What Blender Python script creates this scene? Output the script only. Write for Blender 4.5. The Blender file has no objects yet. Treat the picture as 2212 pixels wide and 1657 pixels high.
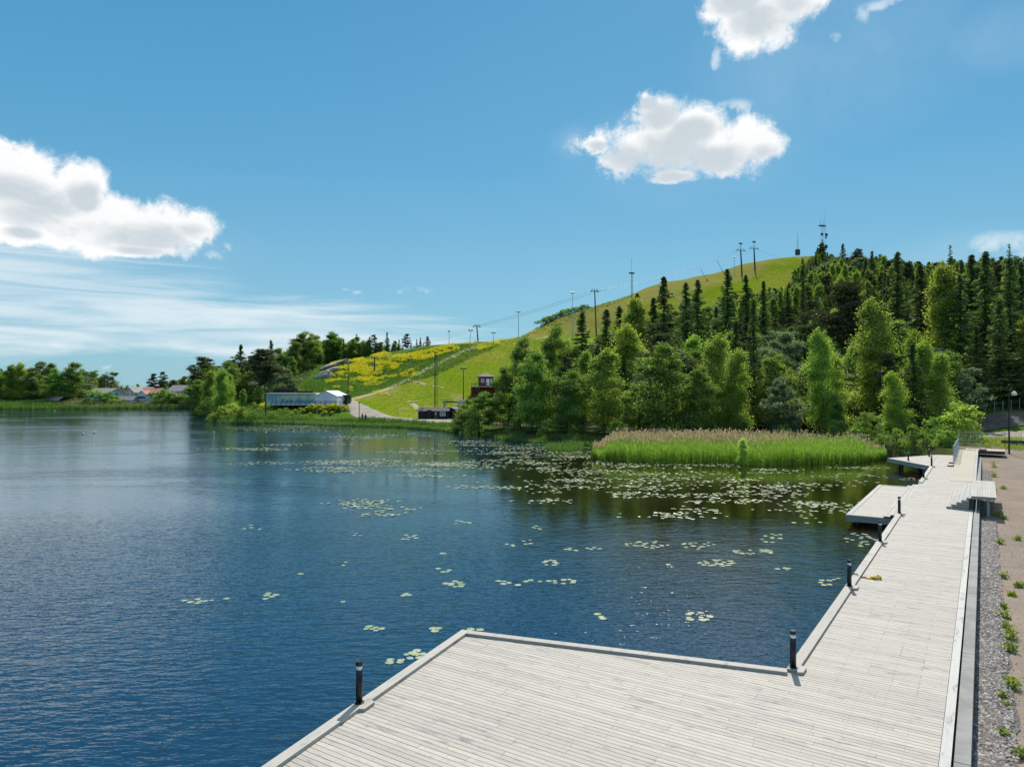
import bpy, bmesh, math, random
import numpy as np
from mathutils import Vector, noise as mnoise
R = math.radians
random.seed(7); rng = np.random.default_rng(7)
SC = bpy.context.scene
COL = SC.collection

# ---------------------------------------------------------------- camera, sky, sun, exposure
FPX, CAMH, PITCH = 1550.0, 8.53, math.atan(13.6/1550.0)
cd = bpy.data.cameras.new('camera'); cam = bpy.data.objects.new('camera', cd); COL.objects.link(cam)
cam.location = (0, 0, CAMH); cam.rotation_euler = (R(90)+PITCH, 0, 0)
cd.sensor_width = 36.0; cd.lens = 36.0*FPX/2212.0; cd.clip_start = .3; cd.clip_end = 12000
SC.camera = cam
SUN_EL, SUN_AZ = R(47), math.atan2(.26, .97)          # azimuth from +Y towards +X
SUN_STRENGTH, SKY_STRENGTH, EXPOSURE = 4.2, .10, .35
CLOUD_BRIGHT = .81
sd = bpy.data.lights.new('sun', 'SUN'); sun = bpy.data.objects.new('sun', sd); COL.objects.link(sun)
sd.energy = SUN_STRENGTH; sd.angle = R(.53); sd.color = (1, .95, .87)
sv = Vector((math.sin(SUN_AZ)*math.cos(SUN_EL), math.cos(SUN_AZ)*math.cos(SUN_EL), math.sin(SUN_EL)))
sun.rotation_euler = sv.to_track_quat('Z', 'Y').to_euler()
vs = SC.view_settings; SC.display_settings.display_device = 'sRGB'
vs.view_transform = 'Standard'; vs.look = 'None'; vs.exposure = EXPOSURE; vs.gamma = 1; vs.use_curve_mapping = False
SC.render.engine = 'CYCLES'
cy = SC.cycles
cy.max_bounces = 6; cy.diffuse_bounces = 2; cy.glossy_bounces = 2; cy.transmission_bounces = 4; cy.transparent_max_bounces = 6
cy.caustics_reflective = False; cy.caustics_refractive = False; cy.sample_clamp_indirect = 4; cy.sample_clamp_direct = 4

class E_:
    """socket wrapper so shader arithmetic reads like arithmetic"""
    def __init__(s, nt, k): s.nt, s.k = nt, k
    def op(s, o, b=None, c=None, clamp=False):
        n = s.nt.nodes.new('ShaderNodeMath'); n.operation = o; n.use_clamp = clamp
        for i, q in enumerate((s, b, c)):
            if q is None: continue
            if isinstance(q, E_): s.nt.links.new(q.k, n.inputs[i])
            else: n.inputs[i].default_value = q
        return E_(s.nt, n.outputs[0])
    def __add__(s, b): return s.op('ADD', b)
    __radd__ = __add__
    def __sub__(s, b): return s.op('SUBTRACT', b)
    def __rsub__(s, b): return s.op('MULTIPLY', -1.0).op('ADD', b)
    def __mul__(s, b): return s.op('MULTIPLY', b)
    __rmul__ = __mul__
    def __truediv__(s, b): return s.op('DIVIDE', b)
    def clamp(s): return s.op('ADD', 0.0, clamp=True)
    def ss(s, a, b):
        n = s.nt.nodes.new('ShaderNodeMapRange'); n.interpolation_type = 'SMOOTHSTEP'
        s.nt.links.new(s.k, n.inputs[0]); n.inputs[1].default_value = a; n.inputs[2].default_value = b
        return E_(s.nt, n.outputs[0])
def nd(nt, t, **kw):
    n = nt.nodes.new(t)
    for k, v in kw.items():
        if k.startswith('i_'):
            key = k[2:]; key = int(key) if key.isdigit() else key.replace('_', ' ')
            if hasattr(v, 'is_output') : nt.links.new(v, n.inputs[key])
            elif isinstance(v, E_): nt.links.new(v.k, n.inputs[key])
            else: n.inputs[key].default_value = v
        else: setattr(n, k, v)
    return n
def mixc(nt, fac, a, b, mode='MIX'):
    n = nt.nodes.new('ShaderNodeMix'); n.data_type = 'RGBA'; n.blend_type = mode
    for i, q in ((0, fac), (6, a), (7, b)):
        if isinstance(q, E_): q = q.k
        if hasattr(q, 'is_output'): nt.links.new(q, n.inputs[i])
        elif i == 0: n.inputs[0].default_value = q
        else: n.inputs[i].default_value = (*q, 1) if len(q) == 3 else q
    return n.outputs[2]
def noise(nt, vec, scale, detail=4, rough=.55, dist=0):
    n = nd(nt, 'ShaderNodeTexNoise', i_Scale=scale, i_Detail=detail, i_Roughness=rough, i_Distortion=dist)
    if vec is not None: nt.links.new(vec, n.inputs['Vector'])
    return n
def mapping(nt, vec, scale=(1, 1, 1), rot=(0, 0, 0), loc=(0, 0, 0)):
    m = nd(nt, 'ShaderNodeMapping'); nt.links.new(vec, m.inputs[0])
    m.inputs['Scale'].default_value = scale; m.inputs['Rotation'].default_value = rot; m.inputs['Location'].default_value = loc
    return m.outputs[0]

# world: Nishita sky with cloud banks that live in the sky's own azimuth/elevation
W = bpy.data.worlds.new('World'); SC.world = W; W.use_nodes = True
def build_world():
    nt = W.node_tree; nt.nodes.clear(); L = nt.links.new
    out = nd(nt, 'ShaderNodeOutputWorld'); bg = nd(nt, 'ShaderNodeBackground', i_Strength=SKY_STRENGTH)
    sky = nd(nt, 'ShaderNodeTexSky', sky_type='NISHITA', sun_disc=False, sun_elevation=SUN_EL, sun_rotation=SUN_AZ,
             air_density=1.0, dust_density=.6, ozone_density=1.6, altitude=0)
    tc = nd(nt, 'ShaderNodeTexCoord'); sx = nd(nt, 'ShaderNodeSeparateXYZ'); L(tc.outputs['Generated'], sx.inputs[0])
    X, Y, Z = (E_(nt, sx.outputs[i]) for i in range(3))
    az = X.op('ARCTAN2', Y); el = Z.op('ARCSINE')
    n1 = noise(nt, tc.outputs['Generated'], 5.5, 12, .66, .35); n2 = noise(nt, tc.outputs['Generated'], 24, 10, .68, .3)
    wsep = nd(nt, 'ShaderNodeSeparateColor'); L(n1.outputs['Color'], wsep.inputs[0])
    a = az + (E_(nt, wsep.outputs[0])-.5)*.075; e = el + (E_(nt, wsep.outputs[1])-.5)*.06
    f1 = E_(nt, n1.outputs[0])-.5; f2 = E_(nt, n2.outputs[0])-.5
    def px(x, y): return math.atan((x-1106)/FPX), math.atan((842-y)/math.hypot(FPX, x-1106))
    def field(blobs, a=a, e=e):
        F = None
        for (x, y, rx, ry) in blobs:
            ca, ce = px(x, y)
            da = (a-ca)*(FPX/rx); de = (e-ce)*(FPX/ry)
            q = 1 - (da*da + de*de)
            if F is None: F = q
            else:
                n = F.op('SMOOTH_MAX', q, .25); F = n
        return F
    big = [(1440, 300, 120, 90), (1420, 235, 62, 52), (1350, 320, 85, 62), (1560, 325, 120, 62), (1650, 315, 52, 36), (1500, 265, 75, 48),
           (1290, 308, 34, 22), (1400, 215, 34, 26), (1450, 375, 70, 22),
           (10, 385, 105, 66), (80, 425, 110, 74), (180, 410, 48, 56), (230, 482, 150, 60), (330, 490, 120, 58), (420, 486, 58, 42), (50, 495, 50, 22), (300, 535, 90, 20),
           (1650, 20, 95, 78), (1600, -30, 90, 60), (1720, -20, 70, 60)]
    small = [(895, 628, 44, 11), (1590, 225, 44, 16), (1868, 35, 16, 26), (1800, 80, 16, 12), (1925, 0, 60, 12), (1555, 120, 12, 24), (2150, 520, 42, 24), (2205, 525, 46, 30), (1250, 310, 40, 24),
             (490, 533, 14, 9), (460, 552, 20, 14), (120, 745, 26, 7), (235, 795, 18, 8), (762, 630, 18, 6), (735, 626, 14, 5)]
    F = field(big); d1 = (F*.66 + f1*1.9 + f2*1.5 + .03).ss(-.04, .50)
    thick = (F*.9 + f1*.9 + f2*.8).ss(.30, .95)
    Fs = field(small, az + f1*.05, el + f2*.035); d2 = (Fs*.55 + f2*2.6 + f1*.6).ss(.05, .95)*.75
    # soft veil round the upper cumulus, high thin streaks over the far shore
    veil = field([(1800, 120, 330, 190), (1480, 330, 330, 130), (1250, 310, 80, 50), (120, 520, 420, 110), (2100, 560, 190, 70), (2212, 60, 200, 80)], az, el).ss(0, 1.5)*(f1*1.6+.42).clamp()*.34
    pv = mapping(nt, tc.outputs['Generated'], (1.1, 1.1, 13), (0, R(-9), 0)); n3 = noise(nt, pv, 3.2, 8, .58, .8); f3 = E_(nt, n3.outputs[0])
    cz = field([(-250, 640, 560, 120), (150, 690, 480, 74), (600, 715, 420, 58), (0, 760, 700, 34), (-900, 650, 700, 140)], az, el + az*.03)
    cir = (cz*.62 + (f3-.5)*2.3+.06).ss(-.12, .95)*.84
    lowm = [(28, 684, 40, 12), (205, 703, 38, 10)]
    dn = ((1-d1)*(1-d2)*(1-veil)*(1-cir)); dens = (1-dn)
    # colours
    skc = mixc(nt, 1.0, sky.outputs[0], (.40, .60, .58), 'MULTIPLY')
    cr = nd(nt, 'ShaderNodeValToRGB'); L((el.op('ABSOLUTE')*(1/1.5)).k, cr.inputs[0]); E0 = cr.color_ramp.elements
    kk = 1/(SKY_STRENGTH*2**EXPOSURE)
    for i, (p_, c_) in enumerate(((0, (.33, .60, .76)), (.07, (.25, .545, .77)), (.20, (.115, .42, .72)), (.36, (.060, .32, .63)), (1.0, (.04, .20, .46)))):
        e_ = E0[i] if i < 2 and i == 0 else E0.new(p_); e_.position = p_; e_.color = (*[q*kk/10 for q in c_], 1)
    E0.remove(E0[-1]) if len(E0) > 5 else None
    grad = mixc(nt, 1.0, cr.outputs[0], (10, 10, 10), 'MULTIPLY')
    skc = mixc(nt, .72, skc, grad)
    B = CLOUD_BRIGHT/SKY_STRENGTH
    Fl = field([(x, y+ry*.35, rx*.85, ry*.62) for x, y, rx, ry in big], az, el); n4 = noise(nt, tc.outputs['Generated'], 8, 7, .6, .6)
    shade = ((Fl*.9+(E_(nt, n4.outputs[0])-.5)*3.2+.12)  .ss(.20, 1.15)*.82 + thick*.16).clamp()
    cc = mixc(nt, shade, (B, B*1.0, B*1.0), (B*.58, B*.65, B*.70))
    cc2 = mixc(nt, d1, (B*.76, B*.86, B*.91), cc)
    fin = mixc(nt, dens.clamp(), skc, cc2)
    L(fin, bg.inputs[0]); L(bg.outputs[0], out.inputs[0])
build_world()
try: W.cycles.sampling_method = 'MANUAL'; W.cycles.sample_map_resolution = 512
except Exception: pass

# ---------------------------------------------------------------- geometry helpers
def ray(X, Y):
    r = (X-1106)/FPX; u = (828.4-Y)/FPX
    return np.array([r, math.cos(PITCH)-u*math.sin(PITCH), math.sin(PITCH)+u*math.cos(PITCH)])
def g(X, Y, z):                        # point at height z seen at (X, Y) of the survey picture (2212 wide)
    d = ray(X, Y); t = (z-CAMH)/d[2]; return np.array([0, 0, CAMH])+d*t
def gd(X, Y, d):                       # point at forward distance d
    r = ray(X, Y); return np.array([0, 0, CAMH])+r*(d/r[1])
def proj(x, y, z):
    z = z-CAMH; fw = y*math.cos(PITCH)+z*math.sin(PITCH); up = -y*math.sin(PITCH)+z*math.cos(PITCH)
    return 1106+FPX*x/fw, 828.4-FPX*up/fw
U = np.array([.54933924, .83559943]); V = np.array([.83559943, -.54933924]); O = np.array([7.32758, 19.18734])
DZ = 1.03
def S(s, t, z=DZ): q = O+U*s+V*t; return (float(q[0]), float(q[1]), z)
def stof(x, y): q = np.array([x, y])-O; return float(q@U), float(q@V)
WALK_ROT = math.atan2(U[1], U[0])

class MB:
    def __init__(s): s.v = []; s.f = []; s.m = []; s.t = []
    def add(s, vs, fs, m=0, tone=.5):
        b = len(s.v); s.v += [tuple(map(float, p)) for p in vs]
        for f in fs: s.f.append(tuple(b+i for i in f)); s.m.append(m); s.t.append(tone)
        return s
    def box(s, c, d, rz=0, m=0, tone=.5, rx=0):
        ca, sa = math.cos(rz), math.sin(rz); vs = []
        for z in (-1, 1):
            for x, y in ((-1, -1), (1, -1), (1, 1), (-1, 1)):
                px, py, pz = x*d[0]/2, y*d[1]/2, z*d[2]/2
                if rx: py, pz = py*math.cos(rx)-pz*math.sin(rx), py*math.sin(rx)+pz*math.cos(rx)
                vs.append((c[0]+px*ca-py*sa, c[1]+px*sa+py*ca, c[2]+pz))
        return s.add(vs, [(3, 2, 1, 0), (4, 5, 6, 7), (0, 1, 5, 4), (1, 2, 6, 5), (2, 3, 7, 6), (3, 0, 4, 7)], m, tone)
    def slab(s, poly, z0, z1, m=0, tone=.5):       # vertical prism; z1 may be a list per corner
        n = len(poly); z1s = z1 if isinstance(z1, (list, tuple)) else [z1]*n; z0s = z0 if isinstance(z0, (list, tuple)) else [z0]*n
        vs = [(p[0], p[1], z) for p, z in zip(poly, z0s)]+[(p[0], p[1], z) for p, z in zip(poly, z1s)]
        fs = [tuple(range(n-1, -1, -1)), tuple(range(n, 2*n))]+[(i, (i+1) % n, n+(i+1) % n, n+i) for i in range(n)]
        a = sum(poly[i][0]*poly[(i+1) % n][1]-poly[(i+1) % n][0]*poly[i][1] for i in range(n))
        if a < 0: fs = [f[::-1] for f in fs]
        return s.add(vs, fs, m, tone)
    def tube(s, pts, rad, n=8, m=0, cap=True, tone=.5):
        pts = [Vector(p) for p in pts]; rad = rad if isinstance(rad, (list, tuple)) else [rad]*len(pts)
        vs = []; fs = []
        for i, p in enumerate(pts):
            d = (pts[min(i+1, len(pts)-1)]-pts[max(i-1, 0)])
            d = d.normalized() if d.length > 1e-9 else Vector((0, 0, 1))
            a = d.cross(Vector((0, 0, 1))); a = a.normalized() if a.length > 1e-3 else Vector((1, 0, 0)); b = d.cross(a)
            for k in range(n):
                t = 2*math.pi*k/n; vs.append(p+(a*math.cos(t)+b*math.sin(t))*rad[i])
        for i in range(len(pts)-1):
            for k in range(n):
                k2 = (k+1) % n; fs.append((i*n+k2, i*n+k, (i+1)*n+k, (i+1)*n+k2))
        if cap: fs += [tuple(range(n)), tuple(range(len(pts)*n-1, (len(pts)-1)*n-1, -1))]
        return s.add(vs, fs, m, tone)
    def ball(s, c, r, n=8, m=0, sz=1):
        pts = []; rad = []
        for i in range(n//2+1):
            t = math.pi*i/(n//2); pts.append((c[0], c[1], c[2]-math.cos(t)*r*sz)); rad.append(max(math.sin(t)*r, 1e-3))
        return s.tube(pts, rad, n, m)
    def build(s, name, mats, parent=None, loc=None, smooth=False, tone=False, bevel=0):
        me = bpy.data.meshes.new(name); me.from_pydata(s.v, [], s.f)
        if not isinstance(mats, (list, tuple)): mats = [mats]
        for m in mats: me.materials.append(m)
        if len(mats) > 1: me.polygons.foreach_set('material_index', s.m)
        if smooth: me.polygons.foreach_set('use_smooth', [True]*len(s.f))
        if tone:
            at = me.attributes.new('tone', 'FLOAT', 'FACE'); at.data.foreach_set('value', s.t)
        me.update(); o = bpy.data.objects.new(name, me); COL.objects.link(o)
        if bevel:
            b = o.modifiers.new('bevel', 'BEVEL'); b.width = bevel; b.segments = 2; b.limit_method = 'ANGLE'
        if parent: o.parent = parent
        if loc is not None: o.location = loc
        return o
def npmesh(name, verts, nper, mats, parent=None, tone=None, midx=None, faces=None, smooth=False):
    """verts (F, nper, 3) separate faces, or (N,3) with faces (F,nper)"""
    if faces is None:
        F = verts.shape[0]; vv = verts.reshape(-1, 3); idx = np.arange(F*nper, dtype=np.int32)
    else: F = faces.shape[0]; vv = verts; idx = faces.reshape(-1).astype(np.int32)
    me = bpy.data.meshes.new(name); me.vertices.add(len(vv)); me.vertices.foreach_set('co', vv.astype(np.float32).ravel())
    me.loops.add(F*nper); me.loops.foreach_set('vertex_index', idx)
    me.polygons.add(F); me.polygons.foreach_set('loop_start', np.arange(0, F*nper, nper, dtype=np.int32))
    if smooth: me.polygons.foreach_set('use_smooth', np.ones(F, bool))
    for m in (mats if isinstance(mats, (list, tuple)) else [mats]): me.materials.append(m)
    if midx is not None: me.polygons.foreach_set('material_index', np.asarray(midx, np.int32))
    if tone is not None:
        at = me.attributes.new('tone', 'FLOAT', 'FACE'); at.data.foreach_set('value', np.asarray(tone, np.float32))
    me.update(calc_edges=True); o = bpy.data.objects.new(name, me); COL.objects.link(o)
    if parent: o.parent = parent
    return o
LAB = []                                # (object, label, x) – repeated wordings get told apart at the end
def tag(o, label, cat, group=None):
    o['label'] = label; o['category'] = cat
    if group: o['group'] = group
    bx = o.location; LAB.append(o); return o
def thing(name, label, cat, loc=(0, 0, 0), rz=0, group=None):
    o = bpy.data.objects.new(name, None); COL.objects.link(o); o.location = [float(c) for c in loc]; o.rotation_euler = (0, 0, rz)
    o.empty_display_size = .3
    return tag(o, label, cat, group)
def setting(o, kind='structure', label=None):
    o['kind'] = kind
    if label: o['label'] = label
    return o
def dup(root, loc, rz=0, sc=1, label=None, group=None):
    r = root.copy(); COL.objects.link(r); r.location = [float(c) for c in loc]; r.rotation_euler = (0, 0, rz)
    r.scale = (sc, sc, sc) if not isinstance(sc, (tuple, list)) else sc
    if label: r['label'] = label
    if group: r['group'] = group
    for ch in list(root.children):
        c = ch.copy(); COL.objects.link(c); c.parent = r
        for gch in ch.children:
            d = gch.copy(); COL.objects.link(d); d.parent = c
    LAB.append(r); return r

# ---------------------------------------------------------------- materials
def mat(name, col=(.5, .5, .5), rough=.6, metal=0, spec=.5, var=0, vscale=3, bump=0, bscale=40, col2=None):
    m = bpy.data.materials.new(name); m.use_nodes = True; nt = m.node_tree; b = nt.nodes['Principled BSDF']
    b.inputs['Base Color'].default_value = (*col, 1); b.inputs['Roughness'].default_value = rough; b.inputs['Metallic'].default_value = metal
    b.inputs['Specular IOR Level'].default_value = spec
    tc = nd(nt, 'ShaderNodeTexCoord')
    if var or col2:
        n = noise(nt, tc.outputs['Object'], vscale, 6, .6); c2 = col2 or tuple(c*(1-var) for c in col)
        f = E_(nt, n.outputs[0]).ss(.35, .65); nt.links.new(mixc(nt, f, col, c2), b.inputs['Base Color'])
    if bump:
        n = noise(nt, tc.outputs['Object'], bscale, 5, .6); bp = nd(nt, 'ShaderNodeBump', i_Strength=bump, i_Distance=.02, i_Height=n.outputs[0])
        nt.links.new(bp.outputs[0], b.inputs['Normal'])
    return m
def leafmat(name, a, b_, trans=.45, gloss=.02, rnd=.25):
    m = bpy.data.materials.new(name); m.use_nodes = True; nt = m.node_tree; nt.nodes.clear()
    out = nd(nt, 'ShaderNodeOutputMaterial'); at = nd(nt, 'ShaderNodeAttribute', attribute_name='tone')
    oi = nd(nt, 'ShaderNodeObjectInfo')
    c = mixc(nt, at.outputs['Fac'], a, b_)
    k = E_(nt, oi.outputs['Random'])
    hs = nd(nt, 'ShaderNodeHueSaturation', i_Hue=k*(.05*rnd/.25)+(.5-.025*rnd/.25), i_Value=k.op('MULTIPLY', 7.3).op('FRACT')*rnd*2+(1-rnd), i_Saturation=.95)
    nt.links.new(c, hs.inputs['Color'])
    d = nd(nt, 'ShaderNodeBsdfDiffuse', i_Color=hs.outputs[0]); t = nd(nt, 'ShaderNodeBsdfTranslucent')
    nt.links.new(mixc(nt, 1, hs.outputs[0], (1.15, 1.30, .72), 'MULTIPLY'), t.inputs[0])
    mx = nd(nt, 'ShaderNodeMixShader', i_0=trans, i_1=d.outputs[0], i_2=t.outputs[0])
    gl = nd(nt, 'ShaderNodeBsdfGlossy', i_Roughness=.45, i_Color=(1, 1, 1, 1))
    m2 = nd(nt, 'ShaderNodeMixShader', i_0=gloss, i_1=mx.outputs[0], i_2=gl.outputs[0])
    nt.links.new(m2.outputs[0], out.inputs[0]); return m
def woodmat(name, c1, c2, along, knots=True):
    """weathered grey timber; 'along' is the board direction in the ground plane; each board has its own tone"""
    m = bpy.data.materials.new(name); m.use_nodes = True; nt = m.node_tree; b = nt.nodes['Principled BSDF']
    geo = nd(nt, 'ShaderNodeNewGeometry'); at = nd(nt, 'ShaderNodeAttribute', attribute_name='tone')
    v = mapping(nt, geo.outputs['Position'], (1, 1, 1), (0, 0, -along))
    offs = nd(nt, 'ShaderNodeVectorMath', operation='ADD'); nt.links.new(v, offs.inputs[0])
    cx = nd(nt, 'ShaderNodeCombineXYZ'); nt.links.new((E_(nt, at.outputs['Fac'])*57.0).k, cx.inputs[0]); nt.links.new(cx.outputs[0], offs.inputs[1])
    grain = noise(nt, mapping(nt, offs.outputs[0], (1.2, 26, 26)), 1.6, 6, .65, .6)
    stain = noise(nt, mapping(nt, offs.outputs[0], (1.0, 4, 4)), 1.3, 5, .6, .5)
    big = noise(nt, geo.outputs['Position'], .35, 3, .5)
    c = mixc(nt, at.outputs['Fac'], c1, c2)
    c = mixc(nt, E_(nt, grain.outputs[0]).ss(.42, .72)*.34, c, tuple(x*.55 for x in c1))
    c = mixc(nt, E_(nt, stain.outputs[0]).ss(.49, .66)*.42, c, (.27, .275, .275))
    c = mixc(nt, E_(nt, stain.outputs[0]).ss(.58, .70)*.60, c, (.14, .145, .15))
    c = mixc(nt, E_(nt, big.outputs[0]).ss(.45, .7)*.22, c, (.42, .385, .32))
    if knots:
        vo = nd(nt, 'ShaderNodeTexVoronoi', i_Scale=1.0, i_Randomness=1.0); nt.links.new(mapping(nt, offs.outputs[0], (1.1, 5.5, 5.5)), vo.inputs['Vector'])
        c = mixc(nt, (1-E_(nt, vo.outputs['Distance']).ss(.04, .13))*.55, c, (.13, .11, .09))
    nt.links.new(c, b.inputs['Base Color']); b.inputs['Roughness'].default_value = .72; b.inputs['Specular IOR Level'].default_value = .35
    bp = nd(nt, 'ShaderNodeBump', i_Strength=.35, i_Distance=.004, i_Height=grain.outputs[0]); nt.links.new(bp.outputs[0], b.inputs['Normal'])
    return m
BOARD_ROT = math.atan2(V[1], V[0])
M = {}
M['deck'] = woodmat('deck_boards', (.485, .435, .37), (.38, .345, .30), BOARD_ROT)
M['deck_long'] = woodmat('rail_boards', (.44, .41, .36), (.36, .335, .295), WALK_ROT)
M['fascia'] = woodmat('fascia_boards', (.40, .39, .37), (.33, .32, .30), WALK_ROT, False)
M['newwood'] = woodmat('ramp_boards', (.50, .425, .31), (.42, .36, .27), BOARD_ROT)
M['pile'] = mat('pile_wood', (.10, .085, .07), .8, var=.4)
M['black'] = mat('black_metal', (.012, .013, .015), .35, .2, bump=.05)
M['lampglass'] = mat('lamp_glass', (.75, .8, .82), .12)
M['galv'] = mat('galvanised', (.48, .52, .53), .4, .7, var=.15)
M['darkmetal'] = mat('dark_steel', (.07, .085, .09), .5, .4, var=.3)
M['white'] = mat('white_paint', (.78, .79, .78), .6, var=.08, vscale=1)
M['whitetent'] = mat('white_fabric', (.74, .76, .79), .65, var=.07, vscale=1)
M['blackwood'] = mat('black_wood', (.012, .012, .013), .7, var=.3, vscale=4)
M['darkroof'] = mat('dark_roof', (.055, .05, .052), .75, var=.3)
M['greyroof'] = mat('grey_roof', (.26, .25, .24), .8, var=.2, vscale=2)
M['redroof'] = mat('red_tiles', (.48, .17, .11), .8, var=.25, vscale=2)
M['red'] = mat('falu_red', (.22, .03, .022), .75, var=.25)
M['cream'] = mat('cream_wall', (.55, .50, .38), .7, var=.1)
M['grey'] = mat('grey_wall', (.52, .56, .56), .75, var=.1)
M['yellow'] = mat('yellow_wall', (.86, .80, .50), .7, var=.08)
M['blue'] = mat('blue_wall', (.46, .70, .76), .7, var=.12)
M['glass'] = mat('window_glass', (.03, .04, .05), .08, spec=.8)
M['greyglass'] = mat('pale_glass', (.22, .27, .29), .12, spec=.8)
M['bark'] = mat('bark', (.075, .06, .048), .9, var=.45, vscale=5)
M['pinebark'] = mat('pine_bark', (.19, .095, .055), .9, var=.5, vscale=3, col2=(.08, .06, .05))
M['birchbark'] = mat('birch_bark', (.48, .46, .42), .8, vscale=3, col2=(.12, .11, .10))
M['orange'] = mat('orange_strap', (.70, .22, .04), .7)
M['lime'] = mat('yellow_strap', (.55, .55, .03), .7)
M['rope'] = mat('dark_rope', (.05, .045, .04), .8)
M['stone'] = mat('granite', (.46, .37, .32), .85, var=.4, vscale=.35, bump=.4, bscale=2)
M['concrete'] = mat('concrete', (.27, .265, .245), .85, var=.28, vscale=1.3, bump=.3, bscale=30)
M['blocks'] = mat('dark_blocks', (.07, .08, .085), .8, var=.3)
M['sign'] = mat('sign_blue', (.02, .22, .50), .6)
M['cable'] = mat('cable', (.10, .12, .13), .5, .5)
M['buoy'] = mat('buoy_white', (.78, .75, .66), .5, var=.1)
M['skin'] = mat('skin', (.50, .30, .22), .6); M['hair'] = mat('hair', (.05, .035, .025), .7)
M['jred'] = mat('red_jacket', (.28, .02, .03), .8); M['jnavy'] = mat('navy_jacket', (.02, .03, .07), .8); M['jeans'] = mat('dark_trousers', (.03, .035, .05), .8)
M['shirt'] = mat('pale_shirt', (.5, .52, .6), .8)
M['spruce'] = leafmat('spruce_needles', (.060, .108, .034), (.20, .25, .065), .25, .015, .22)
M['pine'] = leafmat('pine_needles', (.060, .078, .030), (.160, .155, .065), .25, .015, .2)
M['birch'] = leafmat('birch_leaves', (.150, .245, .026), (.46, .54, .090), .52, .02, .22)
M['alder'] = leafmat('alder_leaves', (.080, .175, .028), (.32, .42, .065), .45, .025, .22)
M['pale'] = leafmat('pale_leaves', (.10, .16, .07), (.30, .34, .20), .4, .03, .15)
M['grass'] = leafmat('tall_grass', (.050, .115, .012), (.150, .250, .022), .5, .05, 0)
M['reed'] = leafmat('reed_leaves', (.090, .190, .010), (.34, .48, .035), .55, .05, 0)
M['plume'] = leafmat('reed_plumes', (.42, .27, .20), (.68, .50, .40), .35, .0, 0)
M['flower'] = leafmat('yellow_flowers', (.62, .50, .010), (.85, .74, .02), .30, .0, 0)
M['young'] = leafmat('young_leaves', (.40, .55, .08), (.70, .80, .20), .5, .02, 0)
M['weed'] = leafmat('weed_leaves', (.14, .20, .02), (.40, .42, .06), .45, .05, 0)
M['deadleaf'] = leafmat('dry_twigs', (.10, .08, .06), (.18, .15, .12), .1, .0, 0)

def lilymat():
    m = bpy.data.materials.new('lily_pad'); m.use_nodes = True; nt = m.node_tree; b = nt.nodes['Principled BSDF']
    geo = nd(nt, 'ShaderNodeNewGeometry'); n = noise(nt, geo.outputs['Position'], .55, 3); n2 = noise(nt, geo.outputs['Position'], 9, 3)
    c = mixc(nt, E_(nt, n.outputs[0]).ss(.35, .65), (.28, .34, .14), (.40, .42, .24)); c = mixc(nt, E_(nt, n2.outputs[0]).ss(.52, .7)*.6, c, (.36, .20, .13))
    nt.links.new(c, b.inputs['Base Color']); b.inputs['Roughness'].default_value = .28; b.inputs['Specular IOR Level'].default_value = .7
    return m
M['lily'] = lilymat()
def watermat():
    m = bpy.data.materials.new('lake_water'); m.use_nodes = True; nt = m.node_tree; b = nt.nodes['Principled BSDF']; L = nt.links.new
    geo = nd(nt, 'ShaderNodeNewGeometry'); P = geo.outputs['Position']; sp = nd(nt, 'ShaderNodeSeparateXYZ'); L(P, sp.inputs[0])
    x, y = E_(nt, sp.outputs[0]), E_(nt, sp.outputs[1])
    b.inputs['IOR'].default_value = 1.6
    # brown peat water by the reeds, bluer out on the lake
    near = (1-(((x-33)/40)*((x-33)/40)+((y-68)/46)*((y-68)/46))).ss(-.5, .5)
    c = mixc(nt, near, (.002, .024, .056), (.010, .008, .002)); L(c, b.inputs['Base Color'])
    wind = noise(nt, mapping(nt, P, (1, 2.2, 1), (0, 0, R(18))), .022, 5, .6, .6); wf = E_(nt, wind.outputs[0]).ss(.34, .66)
    lee = (1-(((x-22)/52)*((x-22)/52)+((y-104)/62)*((y-104)/62))).ss(-.5, .7)
    gust = (1-(((x+14)/40)*((x+14)/40)+((y-18)/34)*((y-18)/34))).ss(-.3, .8); lanes = E_(nt, wind.outputs[0]).ss(.40, .68)
    amp = (lanes*lanes*.34+.12+gust*.26)*(1-lee*.60)*(1-near*.40)
    w1 = noise(nt, mapping(nt, P, (.55, 1.5, 1), (0, 0, R(-24))), 2.3, 2.5, .5, .35)
    w2 = noise(nt, mapping(nt, P, (.6, 1.5, 1), (0, 0, R(30))), 4.6, 2, .5, .2)
    w3 = noise(nt, mapping(nt, P, (.7, 1.3, 1), (0, 0, R(-8))), .75, 2, .5)
    h = E_(nt, w1.outputs[0])*.135 + E_(nt, w2.outputs[0])*.045 + E_(nt, w3.outputs[0])*.12
    fine = noise(nt, mapping(nt, P, (.8, 1.4, 1), (0, 0, R(-15))), 8.5, 1.5, .5, .1)
    h = (h + E_(nt, fine.outputs[0])*.016)*amp
    bp = nd(nt, 'ShaderNodeBump', i_Strength=1.0, i_Distance=1.0); L(h.k, bp.inputs['Height']); L(bp.outputs[0], b.inputs['Normal'])
    L((wf*.07+.02).k, b.inputs['Roughness'])
    return m
M['water'] = watermat()

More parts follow.
